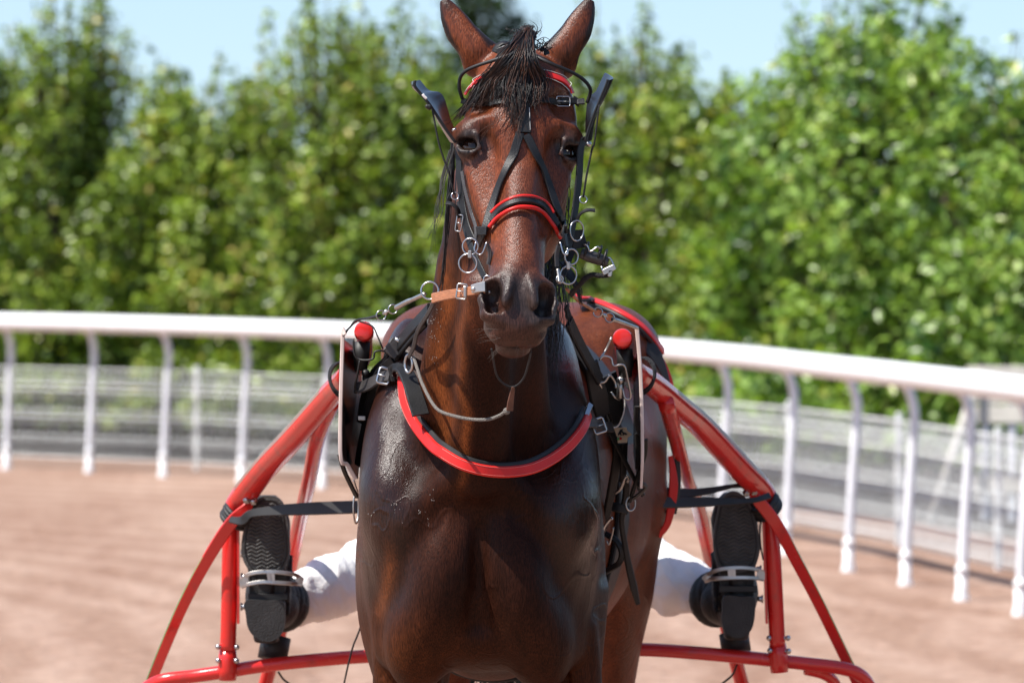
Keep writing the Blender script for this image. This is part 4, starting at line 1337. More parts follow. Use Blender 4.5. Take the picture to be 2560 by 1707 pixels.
air_strap('cheek_strap', [(Z1, 1815, 1380, 10.40), (Z2, 1768, 60, 10.385), (Z2, 1750, 350, 10.375), (Z2, 1715, 650, 10.36), (Z2, 1680, 870, 10.345), (Z2, 1640, 1080, 10.33)], (.75, -.65, 0), .017, .0035, M_LEA, br)
air_strap('strap_end', [(Z2, 455, 625, 10.35), (Z2, 510, 635, 10.345), (Z2, 560, 680, 10.345), (Z2, 580, 760, 10.35)], (0, -.5, .8), .009, .003, M_LEA, br)
air_strap('strap_end', [(Z2, 1735, 800, 10.35), (Z2, 1765, 735, 10.345), (Z2, 1830, 695, 10.34), (Z2, 1912, 696, 10.34)], (0, -.5, .8), .009, .003, M_LEA, br)
buckle('buckle', W(*Z2(580, 815), 10.345), .012, .030, .0013, (-.5, -1, 0), (.2, 0, 1), M_CHROME, br)
MB().add(*ring(W(*Z2(1732, 890), 10.34), .0155, .0015, (.7, -.9, 0), sx=1.2)).build('ring', M_CHROME, br)
air_strap('chin_flap', [(Z2, 1745, 880, 10.36), (Z2, 1760, 1060, 10.36)], (.3, -1, 0), [.018, .030], .003, M_LEA, br)
# forked strap down the face
p, n = on_horse(*Z1(1212, 1185), .002)
up = (p - on_horse(*Z1(1205, 1300), .002)[0]).normalized()
s_ = up.cross(n).normalized()
fp = skin_strap('fork_pad', Z1, [(1205, 1040), (1208, 1120), (1212, 1200), (1215, 1310)], .025, .006, M_LEA, br, lift=.003, n=3)
skin_tube('stitching', Z1, [(1258, 1075), (1262, 1180), (1266, 1295)], .0005, M_STITCH, fp, lift=.009, n=8)
skin_strap('fork_hanger', Z1, [(1190, 985), (1200, 1060)], .020, .004, M_LEA, br, lift=.004, n=3)
skin_strap('fork_strap', Z2, [(1175, -60), (1150, 20), (1100, 180), (1000, 420), (900, 690), (850, 860), (800, 1010)], .0158, .0034, M_LEA, br, lift=.004, fb=10.3)
skin_strap('fork_strap', Z2, [(1230, -40), (1265, 20), (1330, 160), (1430, 400), (1530, 680), (1590, 850), (1625, 1040)], .0152, .0034, M_LEA, br, lift=.004, fb=10.3)
skin_strap('keeper', Z2, [(770, 880), (880, 900)], .016, .0035, M_LEA, br, lift=.008, n=3, fb=10.3)
skin_strap('keeper', Z2, [(1575, 880), (1645, 870)], .016, .0035, M_LEA, br, lift=.008, n=3, fb=10.3)
# noseband with red edges
nb = skin_strap('noseband', Z2, [(905, 800), (950, 745), (1020, 670), (1130, 612), (1240, 598), (1350, 622), (1440, 705), (1500, 800), (1530, 880)], .0150, .006, M_LEA, br, lift=.003, fb=10.27)
skin_tube('edge', Z2, [(915, 730), (1000, 655), (1120, 585), (1235, 568), (1355, 592), (1440, 662), (1485, 730)], .0032, M_RED, nb, lift=.008, fb=10.27)
skin_tube('edge', Z2, [(895, 872), (990, 775), (1120, 692), (1235, 676), (1345, 705), (1440, 800), (1500, 890), (1535, 945)], .0038, M_RED, nb, lift=.008, fb=10.27)
skin_tube('stitching', Z2, [(950, 700), (1030, 635), (1130, 590), (1240, 578), (1350, 605), (1430, 680)], .0007, M_LEA2, nb, lift=.010, fb=10.27)
# bit, rings and hooks
def wire(name, pts, r, m, parent, n=5):
    return MB().add(*tube(mixed(pts, n), r, 7)).build(name, m, parent)
for cx, cy, R_, d, nx in ((690, 1045, .0150, 10.275, -.35), (665, 1210, .0170, 10.27, -.3), (1680, 1145, .0140, 10.29, .6), (1650, 1325, .0165, 10.28, .5)):
    MB().add(*ring(W(*Z2(cx, cy), d), R_, .0016, (nx, -1, 0))).build('bit_ring', M_CHROME, br)
for cx, cy in ((685, 1120), (1650, 1230)):
    MB().add(*box(W(*Z2(cx, cy), 10.265), Vector((.0035, 0, 0)), Vector((0, .003, 0)), Vector((0, 0, .007)), .0012)).build('ring_link', M_STEEL, br, smooth=False)
wire('hook', [(Z2, 745, 1000, 10.262), (Z2, 730, 1075, 10.26), (Z2, 770, 1120, 10.258), (Z2, 810, 1105, 10.256), (Z2, 850, 1000, 10.256)], .0016, M_CHROME, br)
wire('hook', [(Z2, 1570, 1000, 10.262), (Z2, 1600, 1110, 10.258), (Z2, 1640, 1120, 10.26), (Z2, 1640, 1060, 10.262)], .0016, M_CHROME, br)
wire('bit_shank', [(Z3, 820, 205, 10.235), (Z3, 850, 260, 10.23), (Z3, 880, 330, 10.225)], .0034, M_STEEL, br)
wire('bit_shank', [(Z3, 1545, 90, 10.245), (Z3, 1555, 160, 10.24), (Z3, 1560, 220, 10.235)], .0034, M_STEEL, br)
MB().add(*ring(W(*Z3(855, 190), 10.235), .0065, .0016, (-.3, -1, 0))).build('bit_link', M_CHROME, br)
MB().add(*ring(W(*Z3(1565, 190), 10.24), .0065, .0016, (.4, -1, 0))).build('bit_link', M_CHROME, br)
wire('bit_shank', [(Z3, 815, 325, 10.24), (Z3, 815, 400, 10.235), (Z3, 845, 460, 10.23)], .0030, M_CHROME, br)
air_strap('curb_strap', [(Z2, 850, 1010, 10.262), (Z2, 885, 1110, 10.262), (Z2, 870, 1220, 10.265)], (-.6, -.7, 0), .009, .003, M_LEA2, br)
air_strap('curb_strap', [(Z2, 1550, 1030, 10.27), (Z2, 1530, 1130, 10.27), (Z2, 1535, 1240, 10.27)], (.6, -.7, 0), .009, .003, M_LEA2, br)
# bundle of rolled strap, buckle and braided cord hanging off the right cheek
P = mixed([(ZA, 60, 170, 10.36), (ZA, 180, 215, 10.36), (ZA, 300, 250, 10.36), (ZA, 420, 290, 10.36)])
MB().add(*tube(P, [.012, .0145, .0145, .012], 12, flat=.75)).build('rolled_strap', M_LEA2, br)
for x, y in ((130, 140), (300, 190), (370, 240)):
    MB().add(*ring(W(*ZA(x, y), 10.36), .0135, .0028, (1, 0, -.3), sx=1.1)).build('roll_keeper', M_LEA, br)
wire('roll_wire', [(ZA, 100, 60, 10.352), (ZA, 150, 80, 10.345), (ZA, 185, 150, 10.345), (ZA, 280, 90, 10.345), (ZA, 310, 130, 10.35)], .0017, M_CHROME, br)
wire('roll_buckle', [(ZA, 335, 340, 10.35), (ZA, 355, 420, 10.348), (ZA, 485, 360, 10.346), (ZA, 455, 250, 10.35), (ZA, 410, 230, 10.352)], .0018, M_CHROME, br, n=3)
MB().add(*box(W(*ZA(430, 388), 10.345), Vector((.0115, 0, .0055)), Vector((0, .002, 0)), Vector((-.0022, 0, .005)), .001)).add(*box(W(*ZA(445, 435), 10.345), Vector((.004, 0, 0)), Vector((0, .002, 0)), Vector((.001, 0, .006)), .001)).build('hook_plate', M_CHROME, br, smooth=False)
P = mixed([(ZA, 430, 455, 10.35), (ZA, 330, 465, 10.352), (ZA, 210, 455, 10.355), (ZA, 120, 500, 10.36), (ZA, 60, 570, 10.37), (Z3, 1700, 300, 10.40), (Z3, 1680, 340, 10.42)], 6)
mb = MB()
for ph in (0, 2.09, 4.19):
    T_, N_ = frames(P)
    mb.add(*tube([p + (N_[i] * math.cos(i * 1.1 + ph) + T_[i].cross(N_[i]) * math.sin(i * 1.1 + ph)) * .0028 for i, p in enumerate(P)], .0026, 6))
mb.build('braided_cord', M_CORD, br)
air_strap('throat_lash', [(Z2, 1700, 1060, 10.40), (Z2, 1650, 1180, 10.39), (Z2, 1590, 1330, 10.37)], (.3, -1, 0), .012, .003, M_LEA, br)

# ------------------------------------------------------------------ side check lines from the bit to the shaft tips
cl = thing('check_line', 'tan leather side strap with buckle, ring and steel rod from the bit', 'strap', W(*Z3(500, 320), 10.3))
P = mixed([(Z3, 835, 282, 10.215), (Z3, 720, 300, 10.23), (Z3, 560, 328, 10.27), (Z3, 430, 350, 10.31), (Z3, 325, 375, 10.36)])
MB().add(*strap(P, (-.2, -1, .1), [.0165, .0165, .0175, .018], .0035)).build('strap', M_TAN, cl, auto=40)
MB().add(*strap(mixed([(Z3, 845, 262, 10.205), (Z3, 790, 268, 10.212), (Z3, 712, 285, 10.222)]), (-.2, -1, .1), [.019, .018, .0155], .0045)).add(*ball(W(*Z3(722, 285), 10.217), .0052)).build('steel_tip', M_STEEL, cl, auto=40)
buckle('buckle', W(*Z3(605, 308), 10.25), .018, .027, .0016, (-.2, -1, .1), (.12, 0, 1), M_STEEL, cl)
MB().add(*strap(mixed([(Z3, 640, 255, 10.24), (Z3, 640, 370, 10.24)]), (-.2, -1, .1), .006, .0028)).build('keeper', M_STEEL, cl)
MB().add(*ring(W(*Z3(293, 300), 10.38), .0160, .0020, (-.15, -1, .1))).build('ring', M_CHROME, cl)
wire('rod', [(Z3, 240, 335, 10.40), (Z3, 120, 390, 10.50), (Z4, 690, 12, 10.60), (Z4, 600, 60, 10.66)], [.0042, .0042, .0050, .0055], M_STEEL, cl)
MB().add(*ring(W(*Z4(572, 72), 10.69), .0085, .0013, (.2, -1, 0))).build('ring', M_CHROME, cl)
MB().add(*ball(W(*Z4(518, 97), 10.74), .0045, squash=(1, 1, 1.4))).add(*tube(mixed([(Z4, 545, 85, 10.72), (Z4, 495, 108, 10.76)], 2), .0022, 6)).build('swivel', M_STEEL, cl)
MB().add(*ring(W(*Z4(480, 120), 10.78), .0092, .0013, (.2, -1, 0))).build('ring', M_CHROME, cl)
air_strap('loop', [(Z4, 460, 130, 10.80), (Z4, 380, 150, 10.88), (Z4, 300, 165, 10.93), (Z4, 235, 225, 10.945), (Z4, 185, 280, 10.95)], (0, -.3, 1), .010, .004, M_LEA, cl)
cr = thing('check_line', 'steel rod and small rings leading to the plate beside the red-striped rump', 'strap', W(*ZA(430, 1010), 10.85))
for x, y, d in ((285, 945, 10.72), (440, 1015, 10.80)):
    MB().add(*ring(W(*ZA(x, y), d), .0088, .0013, (-.2, -1, 0))).build('ring', M_CHROME, cr)
MB().add(*ball(W(*ZA(370, 985), 10.76), .0045)).add(*tube(mixed([(ZA, 330, 965, 10.74), (ZA, 400, 1000, 10.78)], 2), .0022, 6)).build('swivel', M_STEEL, cr)
wire('rod', [(ZA, 485, 1035, 10.82), (ZA, 640, 1090, 10.88), (ZA, 800, 1150, 10.94)], [.005, .0045, .0035], M_STEEL, cr)
wire('strap', [(ZA, -120, 640, 10.50), (ZA, 40, 800, 10.58), (ZA, 170, 880, 10.66), (ZA, 245, 925, 10.70)], .0035, M_TAN, cr)

# ------------------------------------------------------------------ tie-down: cord from the collar up to a loop round the chin
td = thing('tie_down', 'grey cord with a brown tab and a thin black loop round the chin', 'cord', W(*Z3(1070, 1350), 10.5))
wire('cord', [(Z4, 735, 450, 10.72), (Z4, 770, 560, 10.69), (Z4, 800, 650, 10.66), (Z4, 870, 790, 10.61), (Z4, 941, 870, 10.58), (Z3, 560, 1535, 10.555), (Z3, 720, 1562, 10.54), (Z3, 870, 1560, 10.525), (Z3, 980, 1520, 10.515), (Z3, 1035, 1480, 10.51)], .0033, M_GCORD, td)
MB().add(*ball(W(*Z3(1045, 1480), 10.508), .0068)).build('knot', M_GCORD, td)
air_strap('tab', [(Z3, 1075, 1470, 10.505), (Z3, 1085, 1390, 10.50), (Z3, 1100, 1300, 10.495), (Z3, 1110, 1240, 10.49)], (0, -1, 0), [.013, .012, .009, .006], .004, mat('brown_tab', (.12, .045, .025), .6, noise=.4, nscale=50), td)
wire('chin_loop', [(Z3, 898, 870, 10.27), (Z3, 915, 980, 10.33), (Z3, 945, 1120, 10.42), (Z3, 1000, 1200, 10.47), (Z3, 1080, 1243, 10.49), (Z3, 1150, 1225, 10.48), (Z3, 1215, 1150, 10.43), (Z3, 1255, 1030, 10.35), (Z3, 1283, 905, 10.28)], .0020, M_CORD, td)

# ------------------------------------------------------------------ breast collar
bc = thing('breast_collar', 'red patent leather breast collar hung across the horse chest', 'breast collar', W(1260, 1182, 10.7))
COLL = [Z4(648, 600), Z4(655, 700), Z4(672, 800), Z4(720, 920), Z4(790, 1030), Z4(880, 1135), (1105, 1131), (1150, 1158), (1200, 1174), (1258, 1180), (1320, 1173), (1370, 1152), (1412, 1122), (1440, 1092), (1457, 1066), (1468, 1038)]
ident = lambda x, y: (x, y)
P, N = skin_path(ident, COLL, .0, 5, 10.72, 2)
_dep = np.array([p.y for p in P]); _px = np.array([p.x for p in P])
_ti = np.linspace(-1, 1, len(P))
_fit = np.polyval(np.polyfit(_ti, _dep, 6), _ti)
_dep = _fit - max(0, float(np.max(_fit - _dep))) - .010
P = [CAMP + (p - CAMP) * (d / p.y) for p, d in zip(P, _dep)]
N = [Vector((.9 * (p.x + .055) / .2, -1, .12)).normalized() for p in P]
band = MB().add(*strap(P, N, [.018, .020, .0215, .0215, .0215, .0215, .020, .018], .008)).build('band', M_RED, bc, auto=40)
T_, _ = frames(P)
for sgn in (-1, 1):
    Q = [p + T_[i].cross(N[i]).normalized() * sgn * .0075 + N[i] * .0084 for i, p in enumerate(P)]
    MB().add(*tube(Q, .0004, 5)).build('stitching', mat('pink_stitching', (.72, .20, .17), .5), band)
Q = [p - T_[i].cross(N[i]).normalized() * .004 - N[i] * .008 for i, p in enumerate(P)]
MB().add(*strap(Q, N, .029, .008)).build('lining', M_DK, bc, auto=40)
# neck strap rising to the left with its flap
air_strap('neck_strap', [(Z4, 560, 575, 10.86), (Z4, 610, 545, 10.83), (Z4, 660, 555, 10.79), (Z4, 705, 640, 10.75), (Z4, 745, 760, 10.72), (Z4, 790, 905, 10.70)], (.25, -1, .25), [.026, .030, .032, .034], .005, M_LEA, bc)
MB().add(*tube(mixed([(Z4, 570, 590, 10.845), (Z4, 620, 565, 10.82), (Z4, 662, 610, 10.775), (Z4, 700, 730, 10.735), (Z4, 740, 850, 10.71)]), .0016, 6)).build('flap_edge', M_STITCH, bc)
air_strap('trace', [(Z4, 290, 690, 10.98), (Z4, 350, 678, 10.955), (Z4, 420, 645, 10.93), (Z4, 490, 608, 10.89), (Z4, 560, 590, 10.86)], (0, -1, .3), .023, .005, M_LEA2, bc)
buckle('buckle', W(*Z4(503, 595), 10.87), .022, .030, .0028, (0, -1, .2), (.25, 0, 1), M_CHROME, bc)
air_strap('keeper', [(Z4, 560, 535, 10.85), (Z4, 575, 635, 10.85)], (0, -1, .2), .009, .005, M_LEA, bc)
air_strap('rising_strap', [(Z3, 345, 395, 10.60), (Z3, 280, 520, 10.63), (Z4, 770, 240, 10.67), (Z4, 735, 370, 10.70), (Z4, 700, 445, 10.73)], (-.3, -1, .2), .008, .003, M_LEA2, bc)
MB().add(*ring(W(*Z4(697, 500), 10.74), .013, .0030, (-.9, -.6, 0), sx=1.3)).build('ring', M_CHROME, bc)
air_strap('trace', [(Z5, 130, 968, 10.80), (Z5, 200, 962, 10.83), (Z5, 270, 968, 10.88), (Z5, 340, 990, 10.94), (Z5, 400, 1000, 11.0)], (.3, -1, .2), .020, .005, M_LEA2, bc)
buckle('buckle', W(*Z5(305, 985), 10.89), .024, .028, .0022, (.3, -1, .2), (-.3, 0, 1), M_STEEL, bc)
air_strap('rising_strap', [(Z5, 205, 905, 10.81), (Z5, 225, 850, 10.82), (Z5, 240, 820, 10.83)], (.3, -1, .2), .010, .003, M_CHROME, bc)
# ------------------------------------------------------------------ sulky
M_PAINT = mat('red_sulky_paint', (.60, .022, .018), .24, color2=(.44, .030, .026), lo=.30, hi=.46, nscale=26, detail=8, rough_noise=.10, spec=.45, coat=.25, bump=.05, bscale=60)
M_STRIPE = mat('grey_green_stripe', (.22, .30, .22), .3)
M_GREEN = mat('green_edge', (.07, .32, .10), .35)
M_PLATE = mat('black_plate', (.010, .009, .009), .22, noise=.3, nscale=12, spec=.5)
M_PEDGE = mat('pale_plate_edge', (.72, .58, .52), .5, noise=.15, nscale=20)
M_RUB = mat('black_rubber', (.016, .016, .017), .55, noise=.3, nscale=30, bump=.2, bscale=200)
M_TYRE = mat('tyre', (.02, .02, .02), .8)
sk = thing('sulky', 'red tubular racing sulky with curved shafts, crossbar and stirrup posts', 'sulky', (-0.03, 12.6, 0))
def sgn(L, s): return L
SH = {-1: dict(
        shaft=[(Z4, 345, 250, 10.97), (Z4, 350, 330, 11.03), (Z4, 330, 450, 11.15), (Z4, 220, 590, 11.32), (Z4, 80, 745, 11.50), (Z6, 1090, -172, 11.75), (Z6, 880, 55, 11.98), (Z6, 730, 250, 12.12), (Z6, 672, 350, 12.15)],
        post=[(Z6, 655, 330, 12.15), (Z6, 640, 430, 12.15), (Z6, 632, 700, 12.15), (Z6, 625, 1100, 12.16), (Z6, 618, 1330, 12.165)],
        socket=[(Z6, 618, 1330, 12.168), (Z6, 616, 1545, 12.17)],
        strut=[(Z4, 110, 760, 11.50), (Z6, 1250, -160, 11.75), (Z6, 1190, 150, 12.05), (Z6, 1120, 450, 12.35), (Z6, 1050, 800, 12.62), (Z6, 1000, 1150, 12.85)],
        flat=[(Z6, 775, 285, 12.09), (Z6, 740, 345, 12.085), (Z6, 650, 430, 12.09), (Z6, 545, 580, 12.11), (Z6, 410, 810, 12.15), (Z6, 285, 1060, 12.20), (Z6, 170, 1330, 12.28), (Z6, 75, 1568, 12.36)]),
      1: dict(
        shaft=[(Z5, 490, 305, 10.97), (Z5, 492, 380, 11.03), (Z5, 525, 480, 11.15), (Z5, 600, 570, 11.28), (Z5, 740, 670, 11.45), (Z5, 950, 850, 11.68), (Z5, 1130, 1010, 11.85), (Z7, 860, 70, 12.02), (Z7, 975, 190, 12.12), (Z7, 1035, 280, 12.15)],
        post=[(Z7, 1040, 280, 12.15), (Z7, 1058, 420, 12.15), (Z7, 1080, 750, 12.15), (Z7, 1098, 1100, 12.16), (Z7, 1108, 1300, 12.165)],
        socket=[(Z7, 1108, 1290, 12.168), (Z7, 1122, 1490, 12.17)],
        strut=[(Z5, 830, 800, 11.50), (Z5, 900, 1050, 11.78), (Z5, 1000, 1430, 12.10), (Z7, 540, 300, 12.30), (Z7, 615, 600, 12.55), (Z7, 690, 950, 12.85)],
        flat=[(Z7, 925, 205, 12.09), (Z7, 960, 265, 12.085), (Z7, 1040, 365, 12.09), (Z7, 1120, 480, 12.10), (Z7, 1260, 740, 12.14), (Z7, 1400, 1010, 12.19), (Z7, 1560, 1340, 12.28), (Z7, 1670, 1568, 12.36)])}
WHEEL = {-1: Vector((-.74, 13.05, .35)), 1: Vector((.70, 13.05, .35))}
for s in (-1, 1):
    q = SH[s]
    P = mixed(q['shaft'], 6)
    R_ = [.014, .015, .018, .022, .0245, .0255, .0265, .0275, .027, .026][:len(q['shaft'])]
    sh = MB().add(*tube(P, R_, 18)).build('shaft', M_PAINT, sk)
    # tapering double stripe on the upper side
    T_, _ = frames(P)
    for off, w in ((-.10, .0050), (.22, .0030)):
        i0, i1 = int(len(P) * .50), int(len(P) * .86)
        rr = [float(np.interp(i / (len(P) - 1), np.linspace(0, 1, len(R_)), R_)) for i in range(len(P))]
        C, Nn = [], []
        for i in range(i0, i1):
            side = Vector((0, -1, 0)); side = (side - T_[i] * side.dot(T_[i])).normalized()
            up_ = T_[i].cross(side); up_ = up_ if up_.z > 0 else -up_
            d_ = (up_ * math.cos(off + .35) + side * math.sin(off + .35)).normalized()
            C.append(P[i] + d_ * (rr[i] - .0003)); Nn.append(d_)
        MB().add(*strap(C, Nn, w, .0008)).build('stripe', M_STRIPE, sh)
    tip = P[0]; dirn = (P[0] - P[2]).normalized(); dirn = (dirn + Vector((0, -1.2, 0))).normalized()
    MB().add(*tube([tip + dirn * t for t in (-.030, -.004, .009, .0145, .0165)], [.0180, .0192, .0192, .0172, .0120], 22)).build('shaft_cap', M_PAINT, sk, auto=38)
    # black ferrule and catch under the cap
    MB().add(*tube([tip + Vector((-.004 * -s, .02, -.02)), tip + Vector((-.006 * -s, .02, -.045)), tip + Vector((-.006 * -s, .02, -.075))], [.016, .0165, .012], 14)).build('ferrule', M_DK, sk)
    MB().add(*tube([tip + Vector((.003 * -s, .02, -.075)), tip + Vector((.004 * -s, .02, -.115))], .0075, 10)).add(*ball(tip + Vector((.003 * -s, .012, -.080)), .008)).build('catch_bolt', M_STEEL if s > 0 else M_DK, sk)
    MB().add(*tube(mixed(q['post'], 6), [.0175, .0175, .0172, .0172], 16)).build('post', M_PAINT, sk)
    MB().add(*tube(mixed(q['socket'], 3), [.0178, .0205, .0205, .019], 16)).build('post_socket', M_PAINT, sk)
    st_ = mixed(q['strut'], 6)
    MB().add(*tube(st_ + [WHEEL[s] + Vector((-.09 * s, -.05, .1)), WHEEL[s] + Vector((-.075 * s, 0, 0))], [.017, .0165, .016, .016, .016, .016, .016, .016], 14)).build('strut', M_PAINT, sk)
    # flat wheel guard: broad face to the front, green edge
    F_ = mixed(q['flat'], 7)
    F_ = F_ + spline([F_[-1], Vector((s * .86 - .02, 12.62, .62)), Vector((s * .875 - .02, 12.9, .42)), WHEEL[s] + Vector((s * .11, 0, 0))], 5)[1:]
    nf = len(F_)
    Nf = []
    for i in range(nf):
        t = min(1, i / (nf * .30))
        Nf.append(Vector((-s * .15 * t - s * .75 * (1 - t), -.95, .1 + .4 * (1 - t))))
    wg = MB().add(*strap(F_, Nf, [.016, .026, .027, .025, .023, .022, .020, .020], .006)).build('wheel_guard', M_PAINT, sk, auto=40)
    T2, _ = frames(F_)
    E_ = []
    for i in range(int(nf * .18), int(nf * .80)):
        sd = T2[i].cross(Nf[i]).normalized(); sd = sd if sd.x * s > 0 else -sd
        E_.append(F_[i] + sd * .0108 + Nf[i].normalized() * .0045)
    MB().add(*tube(E_, .0018, 6)).build('edge_line', M_GREEN, wg)
    # bolts
    zb = Z6 if s < 0 else Z7
    for x, y in (((550, 1312), (680, 1315), (552, 1408), (678, 1410)) if s < 0 else ((1050, 1250), (1182, 1250), (1056, 1338), (1186, 1342))):
        MB().add(*ball(W(*zb(x, y), 12.155), .0062, 8, 6)).add(*tube([W(*zb(x, y), 12.157), W(*zb(618 if s < 0 else 1115, y), 12.16)], .0035, 6)).build('bolt', M_CHROME, sk)
    for x, y in (((750, 280), (800, 290)) if s < 0 else ((945, 222), (888, 228))):
        MB().add(*tube([W(*zb(x, y), 12.075), W(*zb(x, y), 12.11)], .0085, 6)).add(*tube([W(*zb(x, y), 12.068), W(*zb(x, y), 12.08)], .0055, 8)).build('bolt', M_CHROME, sk)
    # stirrup plate on the post with its own bolts
    xs_ = (690, 1) if s < 0 else (1010, -1)
    pl = [(xs_[0] - 8, 430), (xs_[0] + 8, 430), (xs_[0] + 8, 1150), (xs_[0] - 8, 1150)]
    if s > 0: pl = [(x + (y - 430) * .033, y) for x, y in pl]
    MB().add(*prism([W(*zb(x, y), 12.13) for x, y in pl], (0, .035, 0))).build('stirrup_plate', M_PAINT, sk, smooth=False)
    for x, y in (((722, 655), (722, 820), (720, 1030)) if s < 0 else ((978, 605), (985, 765), (995, 975))):
        MB().add(*tube([W(*zb(x, y), 12.14), W(*zb(x - s * -12, y), 12.14)], .0085, 8)).add(*ball(W(*zb(x + (10 if s < 0 else -10), y), 12.138), .0062)).build('bolt', M_CHROME, sk)
    # stirrup: slotted steel band across the instep
    if s < 0: up_pts, lo_pts = [(712, 842), (770, 800), (860, 785), (980, 788), (1090, 805), (1140, 835)], [(718, 888), (778, 868), (870, 855), (980, 862), (1080, 868), (1130, 872)]
    else: up_pts, lo_pts = [(1005, 785), (950, 765), (850, 755), (720, 765), (640, 790), (590, 830)], [(1005, 838), (950, 828), (850, 825), (730, 828), (650, 835), (605, 848)]
    dd = [12.125, 12.112, 12.104, 12.104, 12.112, 12.14]
    U_ = spline([W(*zb(*p), d) for p, d in zip(up_pts, dd)], 5); L_ = spline([W(*zb(*p), d) for p, d in zip(lo_pts, dd)], 5)
    mb = MB()
    mb.add(*strap(U_, (0, -1, .1), .0085, .004)).add(*strap(L_, (0, -1, .1), .0085, .004))
    for i in (0, 1, 2, 3, 12, 13, 22, 23, 24, 25):
        mb.add(*box((U_[i] + L_[i]) / 2 - Vector((0, .0018, 0)), Vector((.0042, 0, 0)), Vector((0, .0019, 0)), (U_[i] - L_[i]) / 2))
    mb.build('stirrup', M_STEEL, sk, smooth=False)
    # black binding at the bend
    c = P[-3]; t = T_[-3]
    mb = MB()
    for k, o in enumerate((-.012, -.004, .004, .012)):
        mb.add(*ring(c + t * o + Vector((0, 0, -.02)), .0305 + .001 * (k % 2), .0055, t, sx=1.0))
    mb.build('binding', M_RUB, sk)
    # loops of black cord round the shaft behind the plate
    mb = MB()
    i5 = int(len(P) * (.40 if s < 0 else .36))
    for k in range(2):
        mb.add(*ring(P[i5 + k] , .034 + .004 * k, .003, (T_[i5] + Vector((s * .3, -.5 * k, 0)))))
    mb.build('cord_loop', M_CORD, sk)
    # rubber foot roller standing on the crossbar
    a, b = ((Z6, 960, 1240), (Z6, 930, 1400)) if s < 0 else ((Z7, 800, 1215), (Z7, 820, 1350))
    MB().add(*tube([W(*a[0](*a[1:]), 12.24), W(*b[0](*b[1:]), 12.23)], .032, 16)).build('foot_roller', M_RUB, sk)
    # wheel
    w = WHEEL[s]
    wh = MB().add(*ring(w, .325, .018, (1, 0, 0), 40, 10)).build('wheel', M_TYRE, sk)
    prof = [(.0, .03), (.05, .028), (.30, .008), (.312, .004)]
    vv, ff = [], []
    for sd in (-1, 1):
        for r_, h_ in prof:
            for k in range(32):
                a_ = 2 * math.pi * k / 32
                vv.append(w + Vector((sd * h_, r_ * math.cos(a_), r_ * math.sin(a_))))
    for sd in range(2):
        for j in range(3):
            for k in range(32):
                l = (k + 1) % 32; b_ = sd * 128 + j * 32
                ff.append((b_ + k, b_ + l, b_ + 32 + l, b_ + 32 + k))
    MB().add(vv, ff).build('wheel_disc', M_PAINT, wh)
    MB().add(*tube([w + Vector((-.12, 0, 0)), w + Vector((.12, 0, 0))], .012, 10)).build('hub', M_STEEL, wh)
# crossbar, bowed up in the middle, ends turned down
BAR = [(Z6, -60, 1700, 12.30), (Z6, 20, 1620, 12.24), (Z6, 150, 1550, 12.20), (Z6, 400, 1515, 12.19), (Z6, 620, 1482, 12.18), (Z6, 900, 1440, 12.18), (Z6, 1300, 1400, 12.19), (Z6, 1660, 1375, 12.20), (Z8, 1100, 1330, 12.20),
       (Z7, 80, 1330, 12.20), (Z7, 500, 1352, 12.19), (Z7, 900, 1388, 12.18), (Z7, 1115, 1410, 12.18), (Z7, 1300, 1430, 12.19), (Z7, 1560, 1462, 12.20), (Z7, 1690, 1510, 12.22), (Z7, 1760, 1600, 12.26), (Z7, 1790, 1720, 12.34)]
Pb = mixed(BAR, 6)
Pb = [WHEEL[-1] + Vector((-.085, -.02, .06)), Pb[0] + Vector((0, .4, -.16))] + Pb + [Pb[-1] + Vector((0, .4, -.16)), WHEEL[1] + Vector((.085, -.02, .06))]
MB().add(*tube(Pb, .0145, 16)).build('crossbar', M_PAINT, sk)
for s, pts in ((-1, [(Z6, 330, 1525, 12.2), (Z6, 260, 1590, 12.24), (Z6, 220, 1700, 12.34)]), (1, [(Z7, 1310, 1470, 12.2), (Z7, 1440, 1505, 12.22), (Z7, 1510, 1568, 12.26), (Z7, 1545, 1680, 12.36)])):
    Pp = mixed(pts, 5)
    MB().add(*tube(Pp + [Pp[-1] + Vector((0, .35, -.14)), WHEEL[s] + Vector((-s * .09, -.02, .05))], .0125, 14)).build('wheel_fork', M_PAINT, sk)
# rear axle frame and seat (behind the horse)
MB().add(*tube(spline([WHEEL[-1] + Vector((.08, 0, .0)), Vector((-.55, 13.12, .62)), Vector((-.2, 13.15, .76)), Vector((.16, 13.15, .76)), Vector((.51, 13.12, .62)), WHEEL[1] + Vector((-.08, 0, 0))], 6), .017, 12)).build('axle_arch', M_PAINT, sk)
MB().add(*tube(spline([Vector((-.02, 12.20, .885)), Vector((-.02, 12.6, .80)), Vector((-.02, 13.15, .76))], 5), .015, 10)).build('centre_tube', M_PAINT, sk)
MB().add(*box((-.02, 13.12, .80), (.17, 0, 0), (0, .13, 0), (0, 0, .028), .02)).build('seat', M_RUB, sk)
